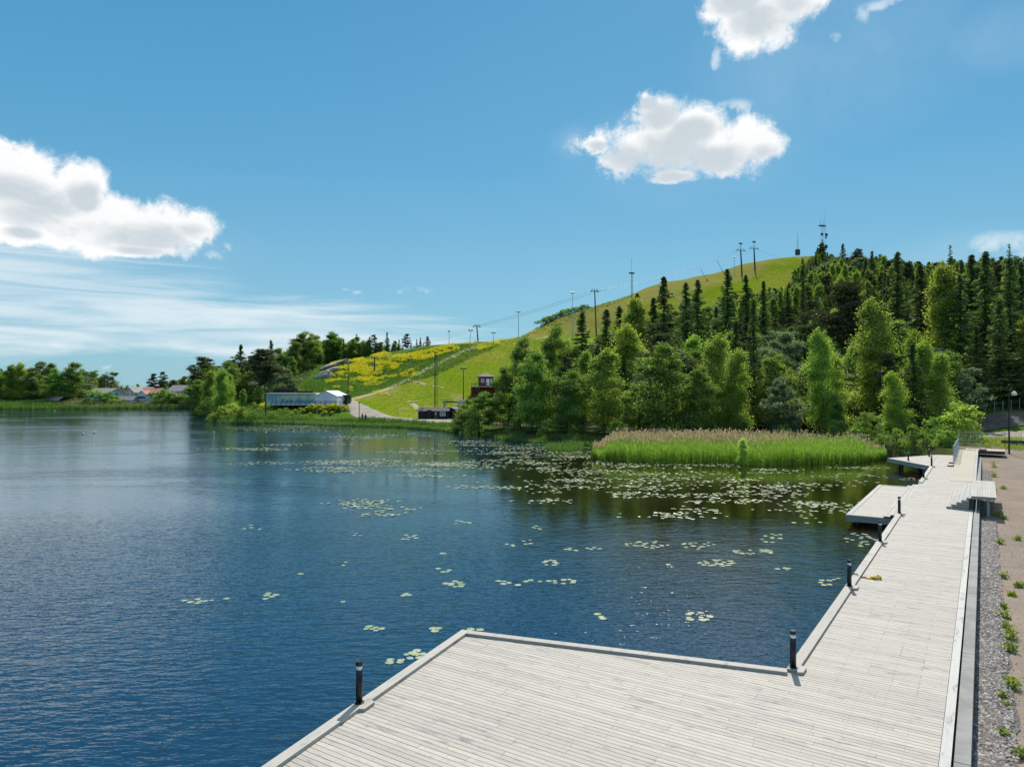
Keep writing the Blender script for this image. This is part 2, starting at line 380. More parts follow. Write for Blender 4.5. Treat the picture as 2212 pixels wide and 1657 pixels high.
# ---------------------------------------------------------------- terrain
def cpw(X, d, z): return (X-1106)/FPX*d, d, z
CP = [cpw(*c) for c in [
 (-900, 330, 2), (-400, 330, 2), (0, 325, 1.6), (200, 325, 1.6), (420, 325, 2), (0, 420, 5), (300, 420, 6), (500, 420, 7), (-600, 420, 5),
 (0, 600, 6), (400, 620, 8), (-700, 700, 6), (700, 700, 10), (1106, 900, 14), (0, 1000, 10), (600, 1000, 10),
 (500, 190, 1.0), (500, 230, 2.6), (480, 280, 3), (600, 185, .9), (600, 205, 3.9), (600, 240, 5.5), (600, 300, 9), (560, 360, 9), (700, 185, 1.0), (700, 205, 4.1), (740, 205, 4.2),
 (650, 250, 9.7), (650, 330, 14), (700, 240, 7.6), (700, 290, 18.2), (700, 350, 20), (700, 430, 14),
 (780, 176, 1.1), (760, 205, 4.0), (800, 200, 3.4), (800, 235, 7.3), (800, 265, 12.3), (800, 310, 22.8), (800, 350, 22), (800, 430, 14),
 (860, 165, 1.0), (860, 185, 1.4), (950, 160, 1.1), (950, 177, 1.4), (950, 195, 2.5), (950, 225, 8), (950, 260, 15.5), (950, 310, 28), (950, 345, 27.5), (950, 430, 14),
 (1060, 135, .9), (1060, 160, 1.3), (1060, 195, 3.2), (1030, 215, 6.4), (1100, 250, 15), (1100, 290, 23.5), (1090, 328, 31.3), (1090, 365, 31), (1090, 470, 14),
 (1200, 300, 28), (1200, 360, 43.8), (1200, 400, 43), (1200, 520, 16), (1200, 240, 12.5), (1200, 180, 3),
 (1300, 112, .9), (1300, 150, 1.9), (1300, 200, 5), (1300, 260, 15), (1300, 330, 34), (1300, 385, 54.4), (1300, 430, 52), (1300, 560, 16),
 (1400, 340, 42), (1400, 420, 68.6), (1400, 470, 66), (1400, 600, 22), (1500, 450, 79.3), (1500, 505, 76), (1500, 640, 26),
 (1600, 110, .9), (1600, 130, 1.6), (1600, 180, 5), (1600, 240, 17), (1600, 310, 38), (1600, 380, 60), (1600, 430, 76), (1600, 480, 91.8), (1600, 540, 88), (1600, 680, 40),
 (1750, 510, 103), (1750, 580, 99), (1750, 440, 84), (1900, 108, 1.2), (1900, 128, 2), (1900, 150, 4), (1900, 200, 12), (1900, 260, 26), (1900, 330, 48), (1900, 400, 70), (1900, 470, 90), (1900, 560, 90), (1900, 750, 60),
 (2150, 98, 1.5), (2150, 112, 1.8), (2150, 119, 4.6), (2150, 150, 8.5), (2150, 200, 17), (2150, 300, 40), (2150, 380, 60), (2150, 450, 74), (2150, 600, 70),
 (2500, 98, 1.6), (2500, 112, 1.9), (2500, 119, 4.9), (2500, 150, 9), (2500, 200, 18), (2500, 300, 40), (2500, 450, 66), (3200, 300, 30), (3200, 120, 4), (2900, 500, 50),
 (2300, 80, .9), (2700, 60, .9), (2112, 78, .9), (2160, 85, 1.3)]]
for s_, t_, z_ in [(-60, 6, .6), (-60, 30, .6), (-30, 6, .6), (-10, 6, .6), (0, 6, .6), (10, 6, .6), (20, 6, .6), (35, 6, .6), (50, 6, .6), (62, 6, .62), (70, 6, .8), (0, 14, .6), (30, 14, .6), (60, 14, .7), (0, 35, .8), (50, 35, 1.0), (-60, 90, 1)]:
    CP.append(S(s_, t_, z_))
CP = np.array(CP)
def tps_fit(P):
    n = len(P); A = P[:, :2]/100; d = np.linalg.norm(A[:, None]-A[None], axis=2)
    K = np.where(d > 0, d*d*np.log(d+1e-12), 0)+np.eye(n)*2e-3; Q = np.hstack([np.ones((n, 1)), A])
    Mx = np.block([[K, Q], [Q.T, np.zeros((3, 3))]]); w = np.linalg.solve(Mx, np.concatenate([P[:, 2], np.zeros(3)])); return A, w
TA, TW = tps_fit(CP)
def tps(x, y):
    sh = x.shape; q = np.stack([x.ravel(), y.ravel()], 1)/100; out = np.zeros(len(q))
    for i in range(0, len(q), 20000):
        qq = q[i:i+20000]; d = np.linalg.norm(qq[:, None]-TA[None], axis=2)
        out[i:i+20000] = (np.where(d > 0, d*d*np.log(d+1e-12), 0)@TW[:-3])+TW[-3]+qq@TW[-2:]
    return out.reshape(sh)
SHORE = [(-900, 330), (-500, 322), (-300, 319)]
for X, Y in [(0, 884.5), (200, 884), (420, 883.5), (436, 888), (448, 896), (458, 906), (475, 912), (540, 914), (600, 915), (680, 916), (760, 918), (850, 921), (930, 928), (990, 934), (1040, 943),
             (1100, 951), (1180, 960), (1250, 963), (1300, 962), (1400, 968), (1600, 972), (1800, 975), (1900, 984), (1960, 988)]:
    p = g(X, Y, 0); SHORE.append((p[0], p[1]))
for s_, t_ in [(77.5, -.5), (76.5, 1.2), (40, 1.2), (-80, 1.2)]: SHORE.append(S(s_, t_)[:2])
SHORE += [(300, -200), (1500, -200), (1500, 1500), (-1500, 1500), (-1500, 330)]
SHORE = np.array(SHORE)
def inside(px_, py_, poly):
    c = np.zeros(px_.shape, bool); n = len(poly)
    for i in range(n):
        x0, y0 = poly[i][:2]; x1, y1 = poly[(i+1) % n][:2]
        if y0 == y1: continue
        cr = ((y0 > py_) != (y1 > py_)) & (px_ < (x1-x0)*(py_-y0)/(y1-y0)+x0); c ^= cr
    return c
def segdist(px_, py_, poly, closed=True):
    d = np.full(px_.shape, 1e9)
    for i in range(len(poly) - (0 if closed else 1)):
        a = np.array(poly[i][:2]); b = np.array(poly[(i+1) % len(poly)][:2]); ab = b-a
        t = np.clip(((px_-a[0])*ab[0]+(py_-a[1])*ab[1])/(ab@ab+1e-9), 0, 1)
        d = np.minimum(d, np.hypot(px_-a[0]-t*ab[0], py_-a[1]-t*ab[1]))
    return d
def axis(lo, hi, step, far):
    a = list(np.arange(lo, hi+step/2, step)); d = step; x = a[0]; L = []
    while x > -far: d *= 1.35; x -= d; L.append(x)
    d = step; x = a[-1]; Rr = []
    while x < far: d *= 1.35; x += d; Rr.append(x)
    return np.array(L[::-1]+a+Rr)
GX = axis(-250, 330, 2.5, 7000); GY = axis(10, 560, 2.5, 7000)
gx, gy = np.meshgrid(GX, GY)
def fbm(x, y, sc, seed=0):
    o = np.zeros(x.shape); a = 1; f_ = 1/sc
    for k in range(4):
        ph = seed*13.7+k*7.1
        o += a*(np.sin(x*f_*1.0+ph+1.7*np.sin(y*f_*.83+ph))*np.cos(y*f_*1.13-ph+1.3*np.sin(x*f_*.71+2*ph))); a *= .5; f_ *= 2.1
    return o
zz = tps(np.clip(gx, -500, 560), np.clip(gy, -60, 900))
far_ = np.clip((np.hypot(gx-np.clip(gx, -500, 560), gy-np.clip(gy, -60, 900)))/900, 0, 1)
zz = zz*(1-far_)+14*far_
sdist = np.where(inside(gx, gy, SHORE), 1, -1)*segdist(gx, gy, SHORE)
hill = np.clip((zz-6)/20, 0, 1); zz = zz+fbm(gx, gy, 14)*.35*hill
zz = np.maximum(zz, .45)
k_ = np.clip((sdist+1.2)/3.2, 0, 1); k_ = k_*k_*(3-2*k_); zz = -1.6*(1-k_)+zz*k_
TZ = zz
def zt(x, y):
    i = int(np.clip(np.searchsorted(GX, x)-1, 0, len(GX)-2)); j = int(np.clip(np.searchsorted(GY, y)-1, 0, len(GY)-2))
    a = (x-GX[i])/(GX[i+1]-GX[i]); b = (y-GY[j])/(GY[j+1]-GY[j])
    return float((TZ[j, i]*(1-a)+TZ[j, i+1]*a)*(1-b)+(TZ[j+1, i]*(1-a)+TZ[j+1, i+1]*a)*b)
def ztv(x, y):
    i = np.clip(np.searchsorted(GX, x)-1, 0, len(GX)-2); j = np.clip(np.searchsorted(GY, y)-1, 0, len(GY)-2)
    a = (x-GX[i])/(GX[i+1]-GX[i]); b = (y-GY[j])/(GY[j+1]-GY[j])
    return (TZ[j, i]*(1-a)+TZ[j, i+1]*a)*(1-b)+(TZ[j+1, i]*(1-a)+TZ[j+1, i+1]*a)*b
def hit(X, Y, d0=60, d1=700):
    r = ray(X, Y); r = r/r[1]; d = d0
    while d < d1:
        x, y, z = r*d; z += CAMH
        if z < zt(x, y): return np.array([x, y, zt(x, y)])
        d += .5
    return None
def onray(X, d): x = (X-1106)/FPX*d; return np.array([x, d, zt(x, d)])
def groundmat():
    m = bpy.data.materials.new('ground_cover'); m.use_nodes = True; nt = m.node_tree; b = nt.nodes['Principled BSDF']; L = nt.links.new
    geo = nd(nt, 'ShaderNodeNewGeometry'); P = geo.outputs['Position']
    A = {k: E_(nt, nd(nt, 'ShaderNodeAttribute', attribute_name=k).outputs['Fac']) for k in ('lawn', 'woods', 'gravel', 'brown')}
    n0 = E_(nt, noise(nt, P, .035, 5, .6).outputs[0]); n1 = E_(nt, noise(nt, P, .25, 6, .65).outputs[0]); n2 = E_(nt, noise(nt, P, 2.2, 4, .6).outputs[0])
    streak = E_(nt, noise(nt, mapping(nt, P, (1, .16, .3), (0, 0, R(28))), .8, 5, .6).outputs[0])
    meadow = mixc(nt, n1.ss(.38, .62), (.060, .125, .015), (.11, .17, .026)); meadow = mixc(nt, n2.ss(.5, .7)*.5, meadow, (.04, .08, .012))
    lawn = mixc(nt, n0.ss(.40, .60), (.160, .228, .012), (.225, .240, .030)); lawn = mixc(nt, streak.ss(.45, .65)*.55, lawn, (.115, .170, .014))
    lawn = mixc(nt, n1.ss(.50, .70)*.75, lawn, (.19, .165, .045)); fine_ = E_(nt, noise(nt, mapping(nt, P, (1, .3, .5), (0, 0, R(35))), 1.6, 5, .65).outputs[0])
    lawn = mixc(nt, fine_.ss(.45, .62)*.6, lawn, (.075, .115, .008)); lawn = mixc(nt, E_(nt, noise(nt, mapping(nt, P, (1, .25, .5), (0, 0, R(-15))), .09, 6, .7).outputs[0]).ss(.58, .66)*.8, lawn, (.26, .21, .11)); lawn = mixc(nt, n2.ss(.55, .75)*.35, lawn, (.09, .13, .012))
    woods = mixc(nt, n2.ss(.4, .6), (.035, .055, .018), (.060, .058, .028))
    sand = mixc(nt, n1.ss(.35, .65), (.27, .215, .17), (.215, .17, .135)); sand = mixc(nt, E_(nt, noise(nt, P, 18, 4, .7).outputs[0]).ss(.42, .66)*.6, sand, (.33, .28, .235))
    sand = mixc(nt, E_(nt, noise(nt, P, 30, 3, .7).outputs[0]).ss(.56, .68)*.6, sand, (.08, .065, .055))
    c = mixc(nt, (A['lawn']+(n1-.5)*.4).ss(.35, .6), meadow, lawn); c = mixc(nt, (A['brown']*.75+(streak-.5)*1.6).ss(.2, 1.0)*.62, c, (.28, .21, .085))
    c = mixc(nt, (A['woods']+(n1-.5)*.8).ss(.3, .7), c, woods); c = mixc(nt, (A['gravel']+(n1-.5)*.3).ss(.4, .6), c, sand)
    L(c, b.inputs['Base Color']); b.inputs['Roughness'].default_value = 1; b.inputs['Specular IOR Level'].default_value = 0
    bp = nd(nt, 'ShaderNodeBump', i_Strength=.7, i_Distance=.35, i_Height=n1); bp2 = nd(nt, 'ShaderNodeBump', i_Strength=.5, i_Distance=.06, i_Height=n2, i_Normal=bp.outputs[0])
    bp3 = nd(nt, 'ShaderNodeBump', i_Strength=.5, i_Distance=.012, i_Height=noise(nt, P, 22, 3, .7).outputs[0], i_Normal=bp2.outputs[0])
    L(bp3.outputs[0], b.inputs['Normal']); return m
M['ground'] = groundmat()
def poly_px(pts): return [tuple(hit(*p)[:2]) if len(p) == 2 else tuple(onray(p[0], p[1])[:2]) for p in pts]
H_, W_ = gx.shape
def soft(poly, w=3.0): return np.clip(.5+np.where(inside(gx, gy, poly), 1, -1)*segdist(gx, gy, poly)/(2*w), 0, 1)
DD = lambda X, d, _=0: ((X-1106)/FPX*d, d)
LAWN = [DD(748, 222), DD(800, 240), DD(870, 258), DD(940, 278), DD(1010, 300), DD(1085, 332), DD(1130, 350), DD(1290, 410), DD(1430, 445), DD(1560, 485), DD(1720, 520), DD(1765, 540), DD(1750, 470), DD(1708, 400), DD(1646, 340), DD(1556, 305), DD(1446, 272), DD(1326, 240), DD(1180, 205), DD(1050, 182), DD(900, 180), DD(840, 188), DD(780, 204)]
WOODS = [DD(1180, 205), DD(1330, 240), DD(1450, 272), DD(1560, 305), DD(1650, 340), DD(1712, 400), DD(1755, 470), DD(1775, 560), DD(1800, 900), DD(6000, 900), DD(6000, 119), DD(2500, 122), DD(2150, 122), DD(2080, 118), DD(2060, 84), DD(1900, 80), DD(1300, 96), DD(1180, 108), DD(1050, 128), DD(1060, 150)]
WOODS2 = [DD(430, 200), DD(560, 212), DD(640, 250), DD(690, 300), DD(800, 345), DD(950, 365), DD(1106, 700), DD(-900, 900), DD(-900, 345), DD(0, 335), DD(170, 330), DD(440, 330)]
GRAV = [S(-90, 2), S(76, 2), S(103, 1), S(112, 30), S(112, 70), S(-90, 90)]
BROWN = [DD(1090, 352), DD(1200, 362), DD(1300, 392), DD(1400, 425), DD(1500, 452), DD(1640, 490), DD(1700, 500), DD(1640, 425), DD(1450, 370), DD(1300, 330), DD(1150, 320)]
at_ = {'lawn': soft(LAWN, 2), 'woods': np.maximum(soft(WOODS, 4), soft(WOODS2, 4)), 'gravel': soft(GRAV, 2), 'brown': soft(BROWN, 6)}
verts = np.stack([gx, gy, TZ], 2).reshape(-1, 3)
ii, jj = np.meshgrid(np.arange(W_-1), np.arange(H_-1)); b0 = (jj*W_+ii).ravel()
ground = npmesh('ground', verts, 4, M['ground'], faces=np.stack([b0, b0+1, b0+1+W_, b0+W_], 1), smooth=True)
for k, v in at_.items():
    a = ground.data.attributes.new(k, 'FLOAT', 'POINT'); a.data.foreach_set('value', v.ravel().astype(np.float32))
setting(ground)
wv = MB(); q = [(-7000, -7000, 0), (7000, -7000, 0), (7000, 7000, 0), (-7000, 7000, 0)]; wv.add(q, [(0, 1, 2, 3)])
setting(wv.build('lake_water', M['water']))

def pathmat(name, c1, c2, sc):
    m = bpy.data.materials.new(name); m.use_nodes = True; nt = m.node_tree; b = nt.nodes['Principled BSDF']
    P = nd(nt, 'ShaderNodeNewGeometry').outputs['Position']; n = E_(nt, noise(nt, P, sc, 6, .65).outputs[0]); n2 = E_(nt, noise(nt, P, sc*9, 3, .6).outputs[0])
    c = mixc(nt, n.ss(.4, .62), c1, c2); c = mixc(nt, n2.ss(.5, .7)*.4, c, tuple(k*.6 for k in c1))
    nt.links.new(c, b.inputs['Base Color']); b.inputs['Roughness'].default_value = .92; b.inputs['Specular IOR Level'].default_value = .15; return m
M['road'] = pathmat('gravel_road', (.33, .29, .245), (.26, .225, .185), .3); M['dirt'] = pathmat('dirt_track', (.40, .33, .22), (.24, .24, .09), .5)
M['asphalt'] = pathmat('pale_asphalt', (.30, .29, .28), (.24, .235, .23), .5)
def ribbon(name, pts, widths, m, lift=.1, nx=6, wob=.6):
    P = np.array([p[:2] for p in pts]); seg = np.linalg.norm(np.diff(P, axis=0), axis=1); cum = np.concatenate([[0], np.cumsum(seg)])
    n = int(cum[-1]/1.5)+2; ts = np.linspace(0, cum[-1], n)
    cx_, cy_ = np.interp(ts, cum, P[:, 0]), np.interp(ts, cum, P[:, 1]); w = np.interp(ts, cum, widths)
    for _ in range(8):
        cx_[1:-1] = (cx_[:-2]+cx_[1:-1]*2+cx_[2:])/4; cy_[1:-1] = (cy_[:-2]+cy_[1:-1]*2+cy_[2:])/4
    dx, dy = np.gradient(cx_), np.gradient(cy_); l = np.hypot(dx, dy)+1e-9; nx_, ny_ = -dy/l, dx/l
    vs = []; r1 = fbm(ts, ts*0, 5, 3)*wob; r2 = fbm(ts, ts*0+9, 5, 5)*wob
    for k in range(nx+1):
        o = (k/nx-.5)*w + (r1 if k == 0 else r2 if k == nx else 0); x = cx_+nx_*o; y = cy_+ny_*o
        vs.append(np.stack([x, y, ztv(x, y)+lift-(.12 if k in (0, nx) else 0)], 1))
    vs = np.stack(vs, 1).reshape(-1, 3); a, b = np.meshgrid(np.arange(nx), np.arange(n-1)); q = (b*(nx+1)+a).ravel()
    return setting(npmesh(name, vs, 4, m, faces=np.stack([q, q+1, q+nx+2, q+nx+1], 1), smooth=True))
ribbon('shore_road', [onray(752, 215), onray(775, 200), onray(805, 187), onray(850, 178), onray(900, 172), onray(960, 167), onray(1060, 160), onray(1150, 146), onray(1300, 135), onray(1500, 124), onray(1700, 118), onray(1926, 113), onray(2100, 110), onray(2250, 107), onray(2600, 104)],
       [4, 5.5, 9, 10, 9, 8, 5, 4.2, 4, 4, 4, 4.5, 6, 7.5, 8], M['road'], .12, 8)
ribbon('footpath', [onray(690, 181.5), onray(740, 181), onray(790, 182), onray(830, 180)], [1.5, 2.5, 5, 6], M['road'], .16)
ribbon('hill_track', [onray(752, 217), onray(800, 232), onray(870, 252), onray(940, 272), onray(1010, 296), onray(1060, 318), onray(1110, 340), onray(1200, 366)], [2.5, 3, 3, 3, 3.2, 3.2, 3, 2.5], M['dirt'], .14, 6, .5)

# ---------------------------------------------------------------- timber deck along the quay
def lineat(p, q, s): return p[1]+(q[1]-p[1])*(s-p[0])/(q[0]-p[0])
CA, CB = (-2.28, -9.12), (-36.0, -2.84)
def tleft(s):
    if s >= 0: return 0.0
    return lineat(CA, (0, 0), s) if s >= CA[0] else lineat(CB, CA, s)
def boards(mb, s0, s1, lo, hi, zf=lambda s: DZ, pitch=.151, gap=.015, th=.028, joints=True):
    n = int((s1-s0)/pitch)
    for i in range(n):
        a, b = s0+i*pitch, s0+(i+1)*pitch-gap
        la, lb, ha, hb = lo(a), lo(b), hi(a), hi(b); L0, H0 = min(la, lb), max(ha, hb)
        cuts = [L0]; c = L0+random.choice((1.2, 1.8, 2.4, 3.0, 3.6, 4.2))
        while joints and c < H0-.5: cuts.append(c); c += random.choice((3.0, 3.6, 4.2, 4.8))
        cuts.append(H0)
        for k in range(len(cuts)-1):
            t0a, t0b = (la, lb) if k == 0 else (cuts[k], cuts[k]); t1a, t1b = (ha, hb) if k == len(cuts)-2 else (cuts[k+1]-.006,)*2
            dz = random.uniform(-.0015, .0015); za, zb = zf(a)+dz, zf(b)+dz
            P = [S(a, t0a)[:2], S(b, t0b)[:2], S(b, t1b)[:2], S(a, t1a)[:2]]
            mb.slab(P, [za-th, zb-th, zb-th, za-th], [za, zb, zb, za], 0, random.random())
def beam(mb, p, q, w, z0, z1, side=1, tone=None, ext=0):
    """long plank from (s,t) p to q; width w laid to one side (side=1: to the right of travel), ends at z0..z1"""
    a, b = np.array(S(*p)[:2]), np.array(S(*q)[:2]); d = (b-a)/np.linalg.norm(b-a); n = np.array([d[1], -d[0]])*side*w
    L = np.linalg.norm(b-a); k = max(1, int(round(L/4.8)))
    for i in range(k):
        u0, u1 = a+d*(L*i/k), a+d*(L*(i+1)/k-(.006 if i < k-1 else 0))
        mb.slab([u0, u1, u1+n, u0+n], z0, z1, 0, random.random() if tone is None else tone)
walk = thing('boardwalk', 'long pale grey timber boardwalk widening into a deck in the foreground', 'boardwalk', (0, 0, 0))
mb = MB(); boards(mb, -36, 76.4, lambda s: tleft(s)+.02 if s < 61.3 else .02, lambda s: 3.62 if s < 49.3 else 2.03)
mb.build('decking', M['deck'], walk, tone=True)
mb = MB(); beam(mb, (-36, 3.63), (49.3, 3.63), .20, DZ-.03, DZ+.004); mb.build('edge_strip', M['deck_long'], walk, tone=True).data.materials[0] = woodmat('edge_strip_paint', (.50, .48, .445), (.44, .425, .395), WALK_ROT)
RIM = .085
mb = MB(); beam(mb, CB, CA, .27, DZ+.001, DZ+RIM); mb.build('edge_beam', M['deck_long'], walk, tone=True)
mb = MB(); beam(mb, CA, (0, 0), .27, DZ+.0015, DZ+RIM-.002); mb.build('edge_beam', M['deck_long'], walk, tone=True)
mb = MB(); beam(mb, (0, 0), (29.2, 0), .27, DZ+.002, DZ+RIM-.004); mb.build('edge_beam', M['deck_long'], walk, tone=True)
mb = MB(); beam(mb, (46.3, 0), (61.3, 0), .27, DZ+.002, DZ+RIM-.004); mb.build('edge_beam', M['deck_long'], walk, tone=True)
def fascia(mb, p, q, z1, n=2, h=.145, th=.03, side=-1):
    for k in range(n): beam(mb, p, q, th, z1-(k+1)*h+.008, z1-k*h, side)
mb = MB()
for p, q in ((CB, CA), (CA, (0, 0)), ((0, 0), (29.2, 0)), ((46.3, 0), (61.3, 0))): mb = MB(); fascia(mb, p, q, DZ+.05, 3); mb.build('fascia', M['fascia'], walk, tone=True)
for s in np.arange(-34, 76, 4.8):
    x, y, _ = S(s, tleft(s)+.5); mb = MB(); mb.tube([(x, y, -1.6), (x, y, DZ-.25)], .12, 8); mb.build('pile', M['pile'], walk)
    a, b = S(s, tleft(s)+.1), S(s, 3.6); mb = MB(); mb.slab([(a[0], a[1]), (b[0], b[1]), (b[0]+.05, b[1]+.07), (a[0]+.05, a[1]+.07)], DZ-.25, DZ-.035); mb.build('joist', M['pile'], walk)
# widened blocks of the rim under each bollard
mb = MB()
for i in range(int(22/.151)):
    s = -14+i*.151+.068
    for t in np.arange(-9.0, 3.6, .6):
        if t > tleft(s)+.3:
            for e in (-.04, .04): x, y, _ = S(s+e, t); mb.add([(x+.008*math.cos(a), y+.008*math.sin(a), DZ+.0022) for a in (0, 1.05, 2.1, 3.14, 4.2, 5.25)], [(0, 1, 2, 3, 4, 5)])
scr = mb.build('screw_heads', M['darkmetal'], walk); scr['kind'] = 'stuff'
BOL = [(-7.77, -8.0), (.17, .12), (9.72, .13), (19.37, .13), (28.95, .13), (49.87, .13), (61.05, .13), (66.6, -2.3), (73.1, -.75)]
for i, (s, t) in enumerate(BOL[:7]):
    mb = MB()
    if i == 0:
        d = np.array(CA)-np.array(CB); d /= np.linalg.norm(d); nn = np.array([-d[1], d[0]])
        f_ = lambda a, b: S(*(np.array([s, t])+d*a+nn*b))[:2]
    else: f_ = lambda a, b: S(s+a, t+b)[:2]
    mb.slab([f_(-.28, .145), f_(.28, .145), f_(.20, .30), f_(-.20, .30)], DZ+.003, DZ+RIM-.006, 0, .6)
    mb.build('bollard_block', M['deck_long'], walk, tone=True)

bol = thing('bollard_light', 'black bollard light on the left edge of the foreground deck', 'bollard', S(*BOL[0], DZ+RIM), 0, 'black bollard lights along the boardwalk')
mb = MB(); mb.tube([(0, 0, 0), (0, 0, .78)], .08, 20); mb.build('post', M['black'], bol, smooth=True)
mb = MB(); mb.tube([(0, 0, .78), (0, 0, .885)], .07, 20); mb.build('lamp_glass', M['lampglass'], bol, smooth=True)
mb = MB(); mb.tube([(0, 0, .885), (0, 0, .97)], [.082, .082], 20); mb.tube([(0, 0, .97), (0, 0, .982)], [.08, .07], 20); mb.build('cap', M['black'], bol)
mb = MB(); mb.tube([(0, 0, 0), (0, 0, .012)], .125, 20)
for k in range(4):
    a = k*math.pi/2+.6; mb.tube([(math.cos(a)*.105, math.sin(a)*.105, .01), (math.cos(a)*.105, math.sin(a)*.105, .035)], .012, 6)
mb.build('base_flange', M['darkmetal'], bol)
BL = ['black bollard light at the inner corner where deck meets boardwalk', 'black bollard light beside the orange and yellow strap', 'black bollard light just before the low bathing platform on the boardwalk rim',
      'black bollard light at the near end of the bathing platform steps', 'black bollard light where the boardwalk rim restarts past the bathing platform', 'black bollard light at the near tip of the triangular deck',
      'black bollard light on the water side of the triangular deck', 'farthest black bollard light, on the back edge of the triangular deck']
for (s, t), l in zip(BOL[1:], BL): dup(bol, S(s, t, DZ+(RIM if (s < 62) else 0)), 0, 1, l)

plat = thing('bathing_platform', 'low rectangular timber bathing platform reached by two steps from the boardwalk', 'platform', S(29.2, -2.85, 0))
def rel(o):                            # geometry written in world coordinates, moved under its thing
    for ch in o.children: ch.location = (-o.location.x, -o.location.y, -o.location.z)
mb = MB(); boards(mb, 29.5, 45.85, lambda s: -2.58, lambda s: -.78, lambda s: .69); mb.build('decking', M['deck'], plat, tone=True)
mb = MB(); beam(mb, (29.2, -2.85), (46.1, -2.85), .27, .63, .715); beam(mb, (29.2, -2.575), (29.2, -.78), .27, .63, .712, -1); beam(mb, (45.85, -2.575), (45.85, -.78), .25, .63, .712, -1); mb.build('edge_beam', M['deck_long'], plat, tone=True)
mb = MB(); fascia(mb, (29.2, -2.85), (46.1, -2.85), .69, 3, .13); mb.build('fascia', M['fascia'], plat, tone=True); mb = MB(); fascia(mb, (29.17, 0), (29.17, -2.85), .69, 3, .13, .03, -1); mb.build('fascia', M['fascia'], plat, tone=True)
for k, (t0, z) in enumerate(((-.76, .80), (-.39, .915))):
    mb = MB(); beam(mb, (29.2, t0), (46.1, t0), .17, z-.04, z); beam(mb, (29.2, t0+.185), (46.1, t0+.185), .17, z-.04, z); beam(mb, (29.21, t0+.02), (46.1, t0+.02), .03, z-.16, z-.042); mb.build('step', M['deck_long'], plat, tone=True)
for s in np.arange(30.2, 46, 3.7):
    x, y, _ = S(s, -2.3); mb = MB(); mb.tube([(x, y, -1.6), (x, y, .6)], .14, 8); mb.build('pile', M['pile'], plat)
rel(plat)

tri = thing('triangular_deck', 'far triangular timber deck jutting over the water beside the reeds', 'platform', S(61.3, 0, 0))
P1, P2, P3 = (61.3, 0), (68.5, -4.46), (76.4, 0.0)
mb = MB(); boards(mb, 61.4, 76.2, lambda s: lineat(P1, P2, s) if s < 68.5 else lineat(P2, P3, s), lambda s: 0.0, joints=True); mb.build('decking', M['deck'], tri, tone=True)
mb = MB(); fascia(mb, P1, P2, DZ+.02, 3); mb.build('fascia', M['fascia'], tri, tone=True); mb = MB(); fascia(mb, P2, P3, DZ+.02, 3); mb.build('fascia', M['fascia'], tri, tone=True)
for s, t in ((66.8, -2.9), (64.5, -1.2), (69.2, -3.3), (72, -1.5), (67.9, -1.2)):
    x, y, _ = S(s, t); mb = MB(); mb.tube([(x, y, -1.6), (x, y, DZ-.04)], .15, 8); mb.build('pile', M['pile'], tri)
rel(tri)

ramp = thing('timber_ramp', 'newer yellowish timber ramp rising along the far end of the boardwalk', 'ramp', S(49.3, 2.04, DZ))
rz_ = lambda s: DZ+.012+(s-49.3)*(1.70-DZ)/26.7
mb = MB(); boards(mb, 49.32, 76.0, lambda s: 2.06, lambda s: 3.66, rz_, joints=False); mb.build('decking', M['newwood'], ramp, tone=True)
mb = MB()
for k in range(6):
    a, b = 49.32+k*4.45, 49.32+(k+1)*4.45-.01; A0, B0, B1, A1 = S(a, 2.03)[:2], S(b, 2.03)[:2], S(b, 2.057)[:2], S(a, 2.057)[:2]
    mb.slab([A0, B0, B1, A1], DZ+.004, [rz_(a)+.01, rz_(b)+.01, rz_(b)+.01, rz_(a)+.01], 0, random.random())
    A0, B0, B1, A1 = S(a, 3.67)[:2], S(b, 3.67)[:2], S(b, 3.86)[:2], S(a, 3.86)[:2]
    mb.slab([A0, B0, B1, A1], DZ-.2, [rz_(a)+.02, rz_(b)+.02, rz_(b)+.02, rz_(a)+.02], 0, random.random())
mb.build('side_board', M['fascia'], ramp, tone=True); rel(ramp)

steps = thing('stepped_seating', 'grey timber stepped seating of five treads climbing to a bench top over the wall', 'steps', S(32.9, 2.39, DZ))
RS = .155
for k in range(5):
    t0 = 2.39+k*.27; z = DZ+RS*(k+1); mb = MB()
    for j in range(2): beam(mb, (32.9, t0+j*.136), (42, t0+j*.136), .128, z-.03, z)
    x0, y0, _ = S(32.93, t0+.02); e = [(32.93, t0+.02), (41.97, t0+.02), (41.97, 3.60), (32.93, 3.60)]
    mb.slab([S(*p)[:2] for p in e], z-RS+.004, z-.033, 0, random.random()); mb.build('step', M['fascia'] if k else M['deck_long'], steps, tone=True)
mb = MB(); zb = DZ+RS*6
for j in range(9): beam(mb, (32.75, 3.74+j*.145), (42.05, 3.74+j*.145), .137, zb-.035, zb)
mb.build('bench_top', M['deck_long'], steps, tone=True)
mb = MB(); e = [(32.85, 3.78), (41.9, 3.78), (41.9, 4.98), (32.85, 4.98)]; mb.slab([S(*p)[:2] for p in e], zb-.20, zb-.04); mb.build('bench_frame', M['fascia'], steps, tone=True)
for s in (33.3, 37.2, 41.2):
    x, y, _ = S(s, 4.62); mb = MB(); mb.box((x, y, (zb-.2+.45)/2), (.14, .14, zb-.2-.45), WALK_ROT); mb.build('bench_post', M['deck_long'], steps)
rel(steps)

